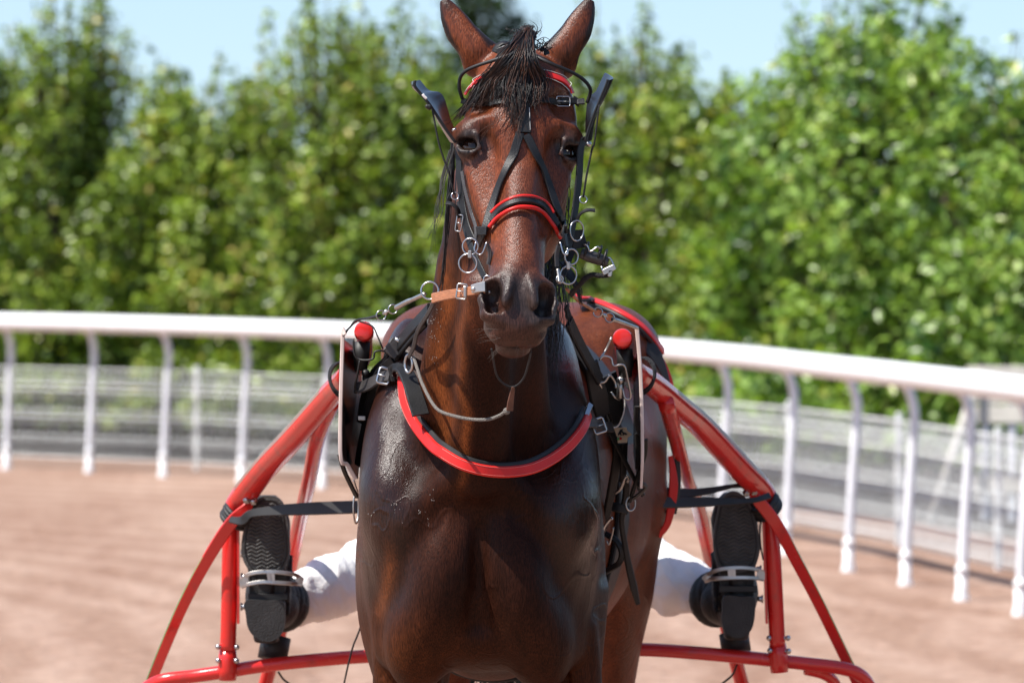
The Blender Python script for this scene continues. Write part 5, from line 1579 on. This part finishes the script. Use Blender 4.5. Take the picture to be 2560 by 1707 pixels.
# black plates with a pale edge beside the shaft tips
fr = [W(*Z4(178, 300), 10.95), W(*Z4(165, 560), 10.95), W(*Z4(160, 1180), 10.95), W(*Z4(215, 1290), 10.96), W(*Z4(278, 1400), 10.97)]
bk = [W(*Z4(300, 1400), 11.20), W(*Z4(330, 1000), 11.28), W(*Z4(330, 420), 11.28), W(*Z4(250, 300), 11.20)]
pn = MB().add(*prism(fr + bk, Vector((-.004, 0, 0)))).build('side_plate', M_PLATE, sk, smooth=False)
MB().add(*strap(spline([W(*Z4(195, 275), 10.945), fr[0], fr[2], fr[3], fr[4]], 5), (0, -1, 0), .0075, .004)).build('plate_edge', M_PEDGE, pn, auto=40)
fr = [W(*Z5(603, 228), 10.95), W(*Z5(625, 480), 10.95), W(*Z5(640, 800), 10.95), W(*Z5(646, 1200), 10.95), W(*Z5(636, 1470), 10.97)]
bk = [W(*Z5(610, 1460), 11.2), W(*Z5(575, 1200), 11.26), W(*Z5(575, 420), 11.26), W(*Z5(585, 300), 11.2)]
pn = MB().add(*prism(fr + bk, Vector((.004, 0, 0)))).build('side_plate', M_PLATE, sk, smooth=False)
MB().add(*strap(spline(fr, 5), (0, -1, 0), [.008, .007, .007, .0065, .005], .004)).build('plate_edge', M_PEDGE, pn, auto=40)
# hold-back straps from the bends to the girth
air_strap('holdback_strap', [(Z6, 640, 420, 12.07), (Z6, 720, 425, 12.04), (Z6, 790, 375, 12.03), (Z6, 1000, 352, 11.99), (Z6, 1250, 340, 11.93), (Z6, 1540, 330, 11.85)], (0, -1, .3), [.014, .020, .017, .024, .028, .028], .004, M_DK, sk)
air_strap('holdback_strap', [(Z7, 1050, 250, 12.07), (Z7, 960, 278, 12.04), (Z7, 850, 290, 12.03), (Z7, 620, 295, 11.99), (Z7, 450, 298, 11.93), (Z7, 250, 300, 11.85)], (0, -1, .3), [.014, .012, .013, .020, .024, .024], .004, M_DK, sk)
air_strap('holdback_strap', [(Z7, 880, 178, 12.06), (Z7, 780, 186, 12.03), (Z7, 600, 220, 12.0), (Z7, 450, 232, 11.95), (Z7, 250, 215, 11.88)], (0, -1, .3), [.009, .009, .015, .020, .020], .004, M_DK, sk)
MB().add(*tube(mixed([(Z7, 990, 360, 12.1), (Z7, 1003, 400, 12.1), (Z7, 985, 470, 12.1), (Z7, 990, 600, 12.1), (Z7, 1008, 700, 12.1)]), .0022, 6)).build('cable', M_CORD, sk)
for pts in ([(Z6, 975, 1490, 12.22), (Z6, 1010, 1540, 12.25), (Z6, 1060, 1580, 12.3), (Z6, 1120, 1640, 12.4)], [(Z7, 822, 1440, 12.22), (Z7, 790, 1510, 12.25), (Z7, 720, 1570, 12.3), (Z7, 640, 1640, 12.4)]):
    MB().add(*tube(mixed(pts), .0024, 6)).build('cable', M_CORD, sk)
# wire latches by the shaft tips
MB().add(*tube(mixed([(Z4, 262, 300, 10.93), (Z4, 270, 420, 10.93), (Z4, 310, 465, 10.93), (Z4, 380, 470, 10.92), (Z4, 420, 455, 10.92), (Z4, 432, 405, 10.92), (Z4, 500, 400, 10.92), (Z4, 530, 440, 10.92), (Z4, 498, 480, 10.93), (Z4, 505, 530, 10.94)], 4), .0020, 7)).build('latch_wire', M_DK, sk)
MB().add(*tube(mixed([(Z4, 315, 465, 10.93), (Z4, 290, 600, 10.94), (Z4, 275, 690, 10.96), (Z4, 330, 720, 10.97)], 4), .0022, 7)).build('latch_wire', M_DK, sk)
MB().add(*tube(mixed([(Z4, 300, 165, 10.94), (Z4, 410, 205, 10.93), (Z4, 450, 280, 10.93), (Z4, 495, 385, 10.92)], 4), .0016, 6)).build('latch_cord', M_CORD, sk)
MB().add(*tube(mixed([(Z5, 405, 290, 10.93), (Z5, 360, 390, 10.93), (Z5, 310, 470, 10.92), (Z5, 340, 440, 10.92), (Z5, 400, 455, 10.92), (Z5, 420, 515, 10.92), (Z5, 500, 510, 10.92), (Z5, 530, 620, 10.93), (Z5, 555, 760, 10.94), (Z5, 510, 770, 10.94), (Z5, 490, 690, 10.94)], 4), .0020, 7)).build('latch_wire', M_STEEL, sk)
# ------------------------------------------------------------------ harness on the horse's back and flanks
hn_ = thing('harness', 'black leather harness saddle, girth and straps on the horse back with a red-striped back strap', 'harness', (-.03, 11.3, 1.6))
def round_body(y, a0, a1, n=30, lift=.004, cx=-.03, cz=1.30):
    P, N = [], []
    for i in range(n + 1):
        a = math.radians(a0 + (a1 - a0) * i / n)
        d = Vector((math.sin(a), 0, math.cos(a)))
        o = Vector((cx, y, cz)) + d * .9
        h, nn, _, _ = HBVH.ray_cast(o, -d)
        if h is None: continue
        P.append(h + nn * lift); N.append(nn)
    return P, N
P, N = round_body(11.36, -180, 180, 60)
MB().add(*strap(P[:-1], N[:-1], .07, .008, closed=True)).build('girth', M_LEA, hn_, auto=40)
P, N = round_body(11.36, -72, 72, 30, .012)
MB().add(*strap(P, N, [.10, .14, .10, .14, .10], .022)).build('saddle_pad', M_DK, hn_, auto=40)
for s in (-1, 1):
    c = Vector((-.035 + s * .05, 11.36, 1.70))
    MB().add(*ring(c, .018, .003, (0, 1, 0))).build('terret', M_CHROME, hn_)
# near side, seen left of the neck
air_strap('shoulder_strap', [(Z9, 1230, 600, 10.72), (Z9, 1080, 760, 10.78), (Z9, 930, 930, 10.84), (Z9, 780, 1110, 10.90), (Z9, 690, 1230, 10.94)], (-.4, -1, .4), .026, .006, M_LEA, hn_)
air_strap('shoulder_strap', [(Z9, 1190, 760, 10.76), (Z9, 1050, 900, 10.80), (Z9, 900, 1080, 10.86), (Z9, 740, 1280, 10.92)], (-.4, -1, .4), .018, .006, M_LEA, hn_)
air_strap('shoulder_strap', [(Z9, 1180, 640, 10.80), (Z9, 1000, 800, 10.86), (Z9, 870, 950, 10.92)], (-.4, -1, .5), .014, .005, M_DK, hn_)
MB().add(*box(W(*Z4(580, 378), 10.88), Vector((.0115, 0, -.010)), Vector((0, .004, 0)), Vector((.010, 0, .013)), .002)).build('steel_plate', M_LEA2, hn_, smooth=False)
MB().add(*strap(mixed([(Z4, 590, 300, 10.872), (Z4, 650, 345, 10.872)], 2), (0, -1, 0), .006, .004)).build('plate_clip', M_CHROME, hn_)
air_strap('side_strap', [(Z4, 600, 480, 10.90), (Z4, 500, 600, 10.95), (Z4, 430, 800, 11.0), (Z4, 390, 1000, 11.03), (Z4, 345, 1180, 11.06), (Z4, 320, 1290, 11.08)], (-.5, -1, 0), [.030, .040, .036, .030, .024], .008, M_LEA, hn_)
air_strap('side_strap', [(Z4, 560, 480, 10.94), (Z4, 450, 590, 11.0), (Z4, 380, 760, 11.05), (Z4, 350, 960, 11.08)], (-.5, -1, 0), .030, .008, M_DK, hn_)
MB().add(*box(W(*Z4(327, 925), 11.0), Vector((.0075, 0, 0)), Vector((0, .003, 0)), Vector((0, 0, .0045)), .001)).build('slide', M_STEEL, hn_, smooth=False)
air_strap('lower_strap', [(Z4, 155, 1210, 11.02), (Z4, 190, 1330, 11.05), (Z4, 240, 1440, 11.08), (Z4, 290, 1540, 11.12)], (-.3, -1, 0), .009, .004, M_LEA, hn_)
wire('lower_wire', [(Z4, 265, 1410, 11.04), (Z4, 280, 1460, 11.05), (Z4, 295, 1500, 11.07)], .002, M_CHROME, hn_)
MB().add(*ring(W(*Z8(85, 330), 11.2), .016, .002, (1, -.3, 0), sx=2.0)).build('ring', M_STEEL, hn_)
air_strap('loose_end', [(Z8, 158, 880, 11.6), (Z8, 162, 960, 11.6), (Z8, 150, 1060, 11.6), (Z8, 132, 1135, 11.6)], (0, -1, 0), [.008, .009, .008, .005], .004, M_LEA, hn_)
wire('lash', [(Z8, 130, 1135, 11.6), (Z8, 95, 1230, 11.62), (Z8, 60, 1320, 11.65), (Z8, 20, 1480, 11.7), (Z8, -5, 1600, 11.75)], .0020, M_CORD, hn_)
# far side, right of the shoulder
def sub(name, z, pts, w, t, m, lift=.008, fb=11.3, n=5):
    P, N = skin_path(z, pts, lift, n, fb, 4)
    return MB().add(*strap(P, N, w, t)).build(name, m, hn_, auto=40)
air_strap('flap', [(Z5, 330, 600, 11.02), (Z5, 360, 700, 11.03), (Z5, 420, 830, 11.04), (Z5, 440, 960, 11.05)], (.5, -1, 0), [.060, .058, .040, .022], .008, M_LEA, hn_)
wire('flap_edge', [(Z5, 490, 700, 11.015), (Z5, 510, 790, 11.015), (Z5, 500, 880, 11.015), (Z5, 460, 980, 11.02), (Z5, 410, 1003, 11.02)], .0016, M_STITCH, hn_)
air_strap('flap', [(Z5, 240, 500, 10.92), (Z5, 260, 600, 10.95), (Z5, 300, 760, 10.97), (Z5, 330, 900, 10.99)], (.5, -1, 0), [.030, .034, .040, .030], .007, M_DK, hn_)
air_strap('shoulder_strap', [(Z5, 60, 160, 10.74), (Z5, 140, 330, 10.80), (Z5, 220, 480, 10.86), (Z5, 300, 620, 10.92)], (.5, -1, .3), .024, .007, M_LEA, hn_)
air_strap('shoulder_strap', [(Z5, 40, 50, 10.72), (Z5, 110, 260, 10.78), (Z5, 190, 440, 10.84), (Z5, 250, 560, 10.88)], (.5, -1, .3), .012, .005, M_CORD, hn_)
wire('hames_wire', [(Z5, 290, 650, 10.95), (Z5, 350, 640, 10.95), (Z5, 390, 590, 10.95), (Z5, 430, 640, 10.96), (Z5, 440, 690, 10.96)], .0028, M_STEEL, hn_)
wire('hames_wire', [(Z5, 270, 560, 10.93), (Z5, 300, 640, 10.93), (Z5, 330, 690, 10.94)], .0030, M_CHROME, hn_)
wire('hames_wire', [(Z5, 400, 720, 10.99), (Z5, 430, 760, 10.99), (Z5, 470, 780, 11.0)], .0025, M_STEEL, hn_)
air_strap('long_strap', [(ZB, 125, -30, 11.0), (ZB, 200, 150, 11.03), (ZB, 300, 350, 11.08), (ZB, 390, 520, 11.12), (ZB, 465, 662, 11.16)], (.3, -1, 0), .0085, .005, M_LEA, hn_)
air_strap('billet', [(ZB, 290, 300, 11.12), (ZB, 280, 420, 11.15), (ZB, 250, 600, 11.2), (ZB, 215, 780, 11.25), (ZB, 185, 920, 11.28)], (.5, -1, 0), [.018, .020, .020, .018, .012], .006, M_LEA, hn_)
air_strap('billet', [(ZB, 335, 290, 11.10), (ZB, 330, 420, 11.13), (ZB, 322, 560, 11.17)], (.5, -1, 0), .014, .006, M_LEA, hn_)
air_strap('billet_end', [(ZB, 345, 560, 11.17), (ZB, 350, 640, 11.18), (ZB, 330, 760, 11.2), (ZB, 318, 850, 11.22), (ZB, 335, 980, 11.24), (ZB, 365, 1150, 11.26), (ZB, 400, 1300, 11.28), (ZB, 430, 1420, 11.3)], (.3, -1, 0), [.013, .014, .013, .011, .011, .013, .015, .009], .006, M_LEA, hn_)
air_strap('billet_end', [(ZB, 205, 935, 11.26), (ZB, 280, 985, 11.25), (ZB, 318, 1060, 11.25), (ZB, 300, 1140, 11.26), (ZB, 210, 1200, 11.28)], (.1, -1, .3), .012, .006, M_LEA, hn_)
air_strap('cross_strap', [(ZB, 485, 270, 11.06), (ZB, 480, 380, 11.08), (ZB, 440, 500, 11.10), (ZB, 375, 705, 11.15)], (.3, -1, 0), .0085, .005, M_LEA, hn_)
air_strap('cross_strap', [(ZB, 440, 585, 11.1), (ZB, 478, 590, 11.1), (ZB, 480, 620, 11.11), (ZB, 400, 690, 11.14)], (.3, -1, 0), .007, .004, M_LEA2, hn_)
air_strap('hanging_strap', [(ZB, 425, 40, 11.03), (ZB, 420, 130, 11.04), (ZB, 440, 220, 11.05), (ZB, 455, 245, 11.05)], (.3, -1, 0), [.010, .010, .007], .004, M_LEA2, hn_)
air_strap('hanging_strap', [(ZB, 425, 230, 11.08), (ZB, 432, 360, 11.09), (ZB, 428, 480, 11.1)], (.3, -1, 0), .009, .004, M_DK, hn_)
air_strap('keeper', [(ZB, 262, 745, 11.17), (ZB, 310, 755, 11.165), (ZB, 358, 770, 11.17)], (.2, -1, 0), .018, .007, M_LEA, hn_)
wire('hook', [(ZB, 275, 650, 11.16), (ZB, 310, 620, 11.155), (ZB, 345, 540, 11.15), (ZB, 368, 545, 11.15), (ZB, 355, 575, 11.152)], .0032, M_STEEL, hn_)
wire('hook', [(ZB, 178, 965, 11.23), (ZB, 195, 890, 11.225), (ZB, 245, 825, 11.22), (ZB, 250, 835, 11.22)], .0030, M_CHROME, hn_)
wire('hook', [(ZB, 215, 985, 11.24), (ZB, 230, 1010, 11.24), (ZB, 250, 950, 11.235), (ZB, 262, 890, 11.23)], .0018, M_STEEL, hn_)
MB().add(*ring(W(*ZB(382, 725), 11.14), .011, .0018, (.6, -1, 0), sx=1.25)).build('ring', M_STEEL, hn_)
# maker's tag with its small horse-and-rider mark
M_TAG = mat('pale_tag', (.52, .38, .24), .6, noise=.12, nscale=40)
tg = MB().add(*prism([W(*ZB(x, y), 11.045) for x, y in ((265, 195), (352, 190), (360, 215), (395, 240), (362, 262), (358, 296), (292, 300), (288, 255))], (0, .003, 0))).build('tag', M_TAG, hn_, smooth=False)
mb = MB()
for pts in ([(305, 215), (318, 222), (328, 218)], [(318, 222), (322, 208), (328, 204)], [(306, 222), (300, 238), (295, 244)], [(312, 225), (312, 238), (318, 246)], [(326, 222), (332, 236), (328, 246)], [(318, 216), (312, 206)], [(335, 225), (342, 240)], [(345, 228), (350, 240), (358, 236)]):
    mb.add(*tube([W(*ZB(x, y), 11.0435) for x, y in pts], .0016, 5))
mb.build('mark', M_DK, tg)
MB().add(*ball(W(*ZB(312, 268), 11.0435), .0028, 8, 6)).build('mark', M_RED, tg)
MB().add(*ball(W(*ZB(296, 270), 11.0435), .0026, 8, 6)).build('mark', M_GREEN, tg)
# back strap along the rump: red stripe, black edges
bsp = [(120, -10), (230, 28), (350, 72), (470, 132), (600, 215), (690, 300), (770, 400)]
P, N = skin_path(Z5, bsp, .004, 5, 11.85, 4)
bs = MB().add(*strap(P, N, [.034, .034, .032, .030, .026], .006)).build('back_strap', M_DK, hn_, auto=40)
MB().add(*strap([p + n * .0062 for p, n in zip(P, N)], N, [.022, .022, .020, .018, .014], .003)).build('red_stripe', M_RED, bs, auto=40)
P = mixed([(Z5, 740, 370, 11.88), (Z5, 800, 470, 11.88), (Z5, 850, 580, 11.88), (Z5, 880, 690, 11.88)])
MB().add(*strap(P, (.4, -1, .1), .008, .004)).build('red_lash', M_RED, hn_, auto=40)
P = mixed([(Z5, 640, 320, 11.82), (Z5, 720, 400, 11.82), (Z5, 790, 520, 11.82), (Z5, 840, 650, 11.82)])
MB().add(*strap(P, (.5, -1, .4), [.030, .034, .022, .012], .005)).build('breeching', M_DK, hn_, auto=40)
P = mixed([(Z7, 352, -30, 11.9), (Z7, 368, 60, 11.9), (Z7, 375, 180, 11.9), (Z7, 360, 320, 11.9), (Z7, 330, 450, 11.9), (Z7, 268, 535, 11.9)])
MB().add(*strap(P, (.35, -1, 0), [.010, .014, .020, .018, .015, .012], .004)).build('red_end', M_RED, hn_, auto=40)
MB().add(*strap([p + Vector((.010, .01, .01)) for p in P[:-8]], (.8, -.6, 0), .014, .004)).build('black_end', M_DK, hn_, auto=40)
wire('lash', [(Z7, 285, 385, 11.9), (Z7, 310, 375, 11.9), (Z7, 330, 350, 11.9)], .0018, M_CORD, hn_)

# ------------------------------------------------------------------ the driver
M_CLOTH = bpy.data.materials.new('white_trousers')
M_CLOTH.use_nodes = True
_nt = M_CLOTH.node_tree; _b = _nt.nodes['Principled BSDF']
_at = _nt.nodes.new('ShaderNodeAttribute'); _at.attribute_name = 'cloth'
_nt.links.new(_at.outputs['Color'], _b.inputs['Base Color'])
_b.inputs['Roughness'].default_value = .75
_tc = _nt.nodes.new('ShaderNodeTexCoord')
_mp = _nt.nodes.new('ShaderNodeMapping'); _mp.inputs['Scale'].default_value = (1.6, .6, 1.0); _mp.inputs['Rotation'].default_value = (0, .5, .6)
_nz = _nt.nodes.new('ShaderNodeTexNoise'); _nz.inputs['Scale'].default_value = 11; _nz.inputs['Detail'].default_value = 3; _nz.inputs['Distortion'].default_value = .8
_bp = _nt.nodes.new('ShaderNodeBump'); _bp.inputs['Strength'].default_value = .6; _bp.inputs['Distance'].default_value = .02
_nt.links.new(_tc.outputs['Object'], _mp.inputs[0]); _nt.links.new(_mp.outputs[0], _nz.inputs['Vector'])
_nt.links.new(_nz.outputs['Fac'], _bp.inputs['Height']); _nt.links.new(_bp.outputs[0], _b.inputs['Normal'])

drv = thing('person', 'driver in white trousers and black boots seated behind the horse, feet in the stirrups', 'person', (-.02, 13.1, .82))
D = Field(axis([(-.60, .62, .0085)]), axis([(12.14, 13.55, .0085)]), axis([(.78, 1.90, .0085)]))
ANK = {-1: W(*Z6(940, 1040), 12.22), 1: W(*Z7(750, 1010), 12.22)}
KNE = {-1: W(*Z6(1620, 800), 12.66), 1: W(*Z7(130, 770), 12.66)}
CUF = {-1: W(*Z6(1005, 1000), 12.30), 1: W(*Z7(670, 965), 12.30)}
for s in (-1, 1):
    a, c, k = ANK[s], CUF[s], KNE[s]
    hip = Vector((-.02 + s * .10, 13.10, .92))
    D.cap(c.lerp(k, .13), c.lerp(k, .55), .054, .066, k=.02)
    D.cap(c.lerp(k, .5), k, .066, .074, k=.02)
    D.cap(k, hip, .078, .095, k=.03)
    # folds behind the cuff and the knee
    t = (k - c).normalized()
    side = t.cross(Vector((0, 0, 1))).normalized(); upv = side.cross(t)
    sh = Vector((-.02 + s * .185, 13.24, 1.36)); el = Vector((-.02 + s * .23, 12.98, 1.16)); ha = Vector((-.02 + s * .09, 12.75, 1.20))
    D.cap(sh, el, .060, .048, k=.03); D.cap(el, ha, .046, .032, k=.02); D.ell(ha + Vector((0, -.03, 0)), (.030, .045, .035), k=.012)
D.cap((-.02, 13.10, .93), (-.02, 13.2, 1.12), .15, .15, k=.04)
D.ell((-.02, 13.24, 1.24), (.19, .125, .20), k=.05)
D.ell((-.02, 13.25, 1.36), (.21, .10, .08), k=.05)
D.cap((-.02, 13.25, 1.38), (-.02, 13.20, 1.50), .058, .052, k=.03)
D.ell((-.02, 13.17, 1.575), (.074, .095, .115), k=.02)
D.ell((-.02, 13.078, 1.565), (.012, .018, .022), k=.012)
D.cap((-.045, 13.085, 1.525), (.005, 13.085, 1.525), .008, .008, k=.008)
for s in (-1, 1):
    D.ell((-.02 + s * .03, 13.083, 1.593), (.016, .010, .010), k=.004, op='sub')
    D.ell((-.02 + s * .076, 13.18, 1.575), (.010, .022, .032), k=.008)
DV, DF = D.mesh(); del D
DV = relax(DV, DF, 2, .4)
# creases in the trousers: folds that wrap the shin
_leg = (DV[:, 1] < 12.95)
_q = DV.copy(); _q[:, 1] *= .5; _q[:, 0] *= 1.6
_w = (vnoise(_q, 34, 41) - .5) * .016 + (vnoise(_q + _q[:, [2, 0, 1]], 75, 42) - .5) * .007
for s in (-1, 1):
    a_, b_ = np.array(CUF[s]), np.array(KNE[s]); ab = b_ - a_
    tt = np.clip(((DV - a_) @ ab) / (ab @ ab), -.2, 1.3)
    rad_ = DV - (a_ + tt[:, None] * ab); ln = np.linalg.norm(rad_, axis=1)
    m_ = _leg & (ln < .12) & ((DV[:, 0] < -.02) if s < 0 else (DV[:, 0] > -.02))
    DV[m_] += (rad_ / np.maximum(ln, 1e-6)[:, None] * (_w * sstep(-.05, .15, tt) * .8)[:, None])[m_]
dbody = np_mesh('body', DV, DF, M_CLOTH, drv)
white = np.array([.80, .79, .78]); jack = np.array([.05, .07, .22]); skin_ = np.array([.48, .29, .21])
dc = np.tile(white, (len(DV), 1))
dc[(DV[:, 2] > 1.08) & (DV[:, 1] > 12.86)] = jack
dc[(DV[:, 2] > 1.455) & (DV[:, 1] > 12.9)] = skin_
hm = np.zeros(len(DV), bool)
for s in (-1, 1):
    hm |= np.linalg.norm(DV - np.array([-.02 + s * .09, 12.71, 1.20]), axis=1) < .065
dc[hm] = skin_
al = dbody.data.color_attributes.new('cloth', 'FLOAT_COLOR', 'POINT')
al.data.foreach_set('color', np.concatenate([dc, np.ones((len(DV), 1))], 1).astype(np.float32).ravel())
hv, hf = ball((-.02, 13.185, 1.63), .118, 20, 12, (.95, 1.1, .85))
keep = [i for i, q in enumerate(hf) if all(hv[j].z > 1.595 for j in q)]
MB().add(hv, [hf[i] for i in keep]).build('helmet', M_PLATE, drv)

M_SOLE = mat('boot_sole', (.068, .064, .060), .62, noise=.4, nscale=35, bump=.3, bscale=250)
M_SOLE2 = mat('worn_boot_heel', (.022, .021, .021), .6, noise=.5, nscale=25, bump=.3, bscale=250)
M_BOOT = mat('black_boot_leather', (.013, .012, .012), .55, noise=.4, nscale=25, bump=.25, bscale=120)
BOOT = {-1: dict(z=Z6,
        fore=[(900, 250), (965, 262), (1010, 310), (1030, 400), (1048, 520), (1055, 640), (1035, 730), (985, 790), (900, 810), (820, 800), (765, 770), (725, 700), (712, 620), (722, 520), (748, 420), (790, 320), (840, 265)],
        waist=[(770, 770), (1030, 770), (1015, 1010), (770, 1010)],
        heel=[(742, 990), (880, 985), (1005, 990), (1020, 1080), (1012, 1190), (965, 1255), (885, 1275), (810, 1245), (760, 1180), (745, 1090)],
        cx=[(888, 1250), (884, 1120), (890, 900), (890, 640), (892, 420), (900, 270)], inset=(745, 1010, 330, 740)),
        1: dict(z=Z7,
        fore=[(785, 220), (850, 235), (905, 290), (945, 390), (975, 500), (985, 620), (970, 700), (940, 760), (850, 790), (770, 785), (705, 760), (670, 680), (655, 580), (668, 460), (690, 340), (720, 260)],
        waist=[(700, 740), (945, 740), (940, 960), (715, 960)],
        heel=[(738, 955), (850, 960), (945, 965), (952, 1060), (935, 1170), (890, 1230), (820, 1248), (755, 1220), (720, 1150), (720, 1050)],
        cx=[(820, 1230), (825, 1100), (825, 900), (820, 640), (805, 420), (785, 240)], inset=(690, 950, 330, 720))}
for s in (-1, 1):
    q = BOOT[s]; z = q['z']
    pw = [W(*z(*p), 12.16) for p in q['cx']]
    z0, z1 = pw[0].z, pw[-1].z
    B = Field(axis([(min(p.x for p in pw) - .16, max(p.x for p in pw) + .16, .0055)]), axis([(12.11, 12.38, .0055)]), axis([(z0 - .06, z1 + .04, .0055)]))
    zz = [p.z for p in pw]; cxs = [p.x for p in pw]
    f = lambda t: float(np.interp(t, zz, cxs))
    L = z1 - z0
    hw = [.026, .035, .036, .048, .050, .034, .018]; dp = [.040, .075, .085, .060, .046, .034, .022]; ts = [-.01, .05, .10, .19, .24, .285, .305]
    B.loft((0, 0, 0), (1, 0, 0), (0, 0, 1), (0, -1, 0), [(z0 + t, f(z0 + t), -(12.135 + d * .85), h, d * .85, d, 2.3) for t, h, d in zip(ts, hw, dp)], k=.01)
    an = Vector((f(z0 + .08), 12.22, z0 + .085))
    B.cap(an, ANK[s].lerp(CUF[s], .30), .044, .050, k=.03)
    bx = -s
    for k, rr in ((.02, .006), (.05, .006)):
        B.cap((an.x + bx * .045, 12.17, z0 + .03 + k), (an.x + bx * .05, 12.22, z0 + .12 + k), rr, rr, k=.006)
    bv, bf = B.mesh()
    bt = np_mesh('boot', relax(bv, bf, 2, .4), bf, M_BOOT, drv)
    a_, c_ = an + Vector((0, .0, .0)), ANK[s].lerp(CUF[s], .80)
    sp_ = spline([a_, a_.lerp(c_, .5) + Vector((0, .008, 0)), c_, c_ + (c_ - a_) * .08], 6)
    MB().add(*tube(sp_, [.040, .050, .055, .0535, .057, .0555, .0595, .058, .0615, .0620, .060], 24, up=(0, 0, 1))).build('boot_shaft', M_BOOT, bt)
    MB().add(*prism([W(*z(*p), 12.142) for p in q['waist']], (0, .012, 0))).build('shank', M_SOLE2, bt, smooth=False)
    so = MB().add(*prism(spline([W(*z(*p), 12.124) for p in q['fore']], 4, closed=True), (0, .022, 0))).build('sole', M_SOLE, bt, auto=40)
    MB().add(*prism(spline([W(*z(*p), 12.108) for p in q['heel']], 4, closed=True), (0, .040, 0))).build('heel', M_SOLE2, bt, auto=40)
    MB().add(*strap(mixed([(z, q['waist'][0][0] - 8, 960 if s < 0 else 905, 12.13), (z, q['waist'][1][0] + 6, 960 if s < 0 else 905, 12.13)] if s < 0 else [(z, 700, 905, 12.13), (z, 965, 905, 12.13)], 3), (0, -1, 0), .014, .004)).build('spur_strap', M_DK, bt, smooth=False)
    # wavy tread
    x0, x1, y0, y1 = q['inset']
    poly = [Vector((*p, 0)) for p in spline([(*p, 0) for p in q['fore']], 4, closed=True)]
    cxp = sum(p.x for p in poly) / len(poly); cyp = sum(p.y for p in poly) / len(poly)
    inner = [(cxp + (p.x - cxp) * .80, cyp + (p.y - cyp) * .86) for p in poly]
    def inside(x, y):
        c = False
        for (xa, ya), (xb, yb) in zip(inner, inner[1:] + inner[:1]):
            if (ya > y) != (yb > y) and x < (xb - xa) * (y - ya) / (yb - ya) + xa: c = not c
        return c
    mb = MB()
    y = 290
    while y < 770:
        run = []
        for x in range(int(x0) - 40, int(x1) + 60, 9):
            ph = (x - x0) / 74.0
            tri = abs((ph % 1) - .5) * 2
            yy = y + (tri - .5) * 22
            if inside(x, yy): run.append(W(*z(x, yy), 12.1235))
            elif len(run) > 3:
                mb.add(*tube(run, .0027, 5)); run = []
            else: run = []
        if len(run) > 3: mb.add(*tube(run, .0027, 5))
        y += 27
    tag(mb.build('tread', M_SOLE, so), kind='stuff')
    MB().add(*tube([W(*z(*p), 12.1235) for p in spline([(a_, b_, 0) for a_, b_ in [(cxp + (p[0] - cxp) * .86, cyp + (p[1] - cyp) * .90) for p in q['fore']]], 4, closed=True) for p in [(p.x, p.y)]], .0020, 5, closed=True)).build('welt', M_SOLE2, so)
mg = mat('sand', (.42, .27, .21), .9)
g = MB().add([(-60, -20, 0), (60, -20, 0), (60, 300, 0), (-60, 300, 0)], [(0, 1, 2, 3)]).build('ground', mg)
print('verts', len(HV), 'faces', len(HF))
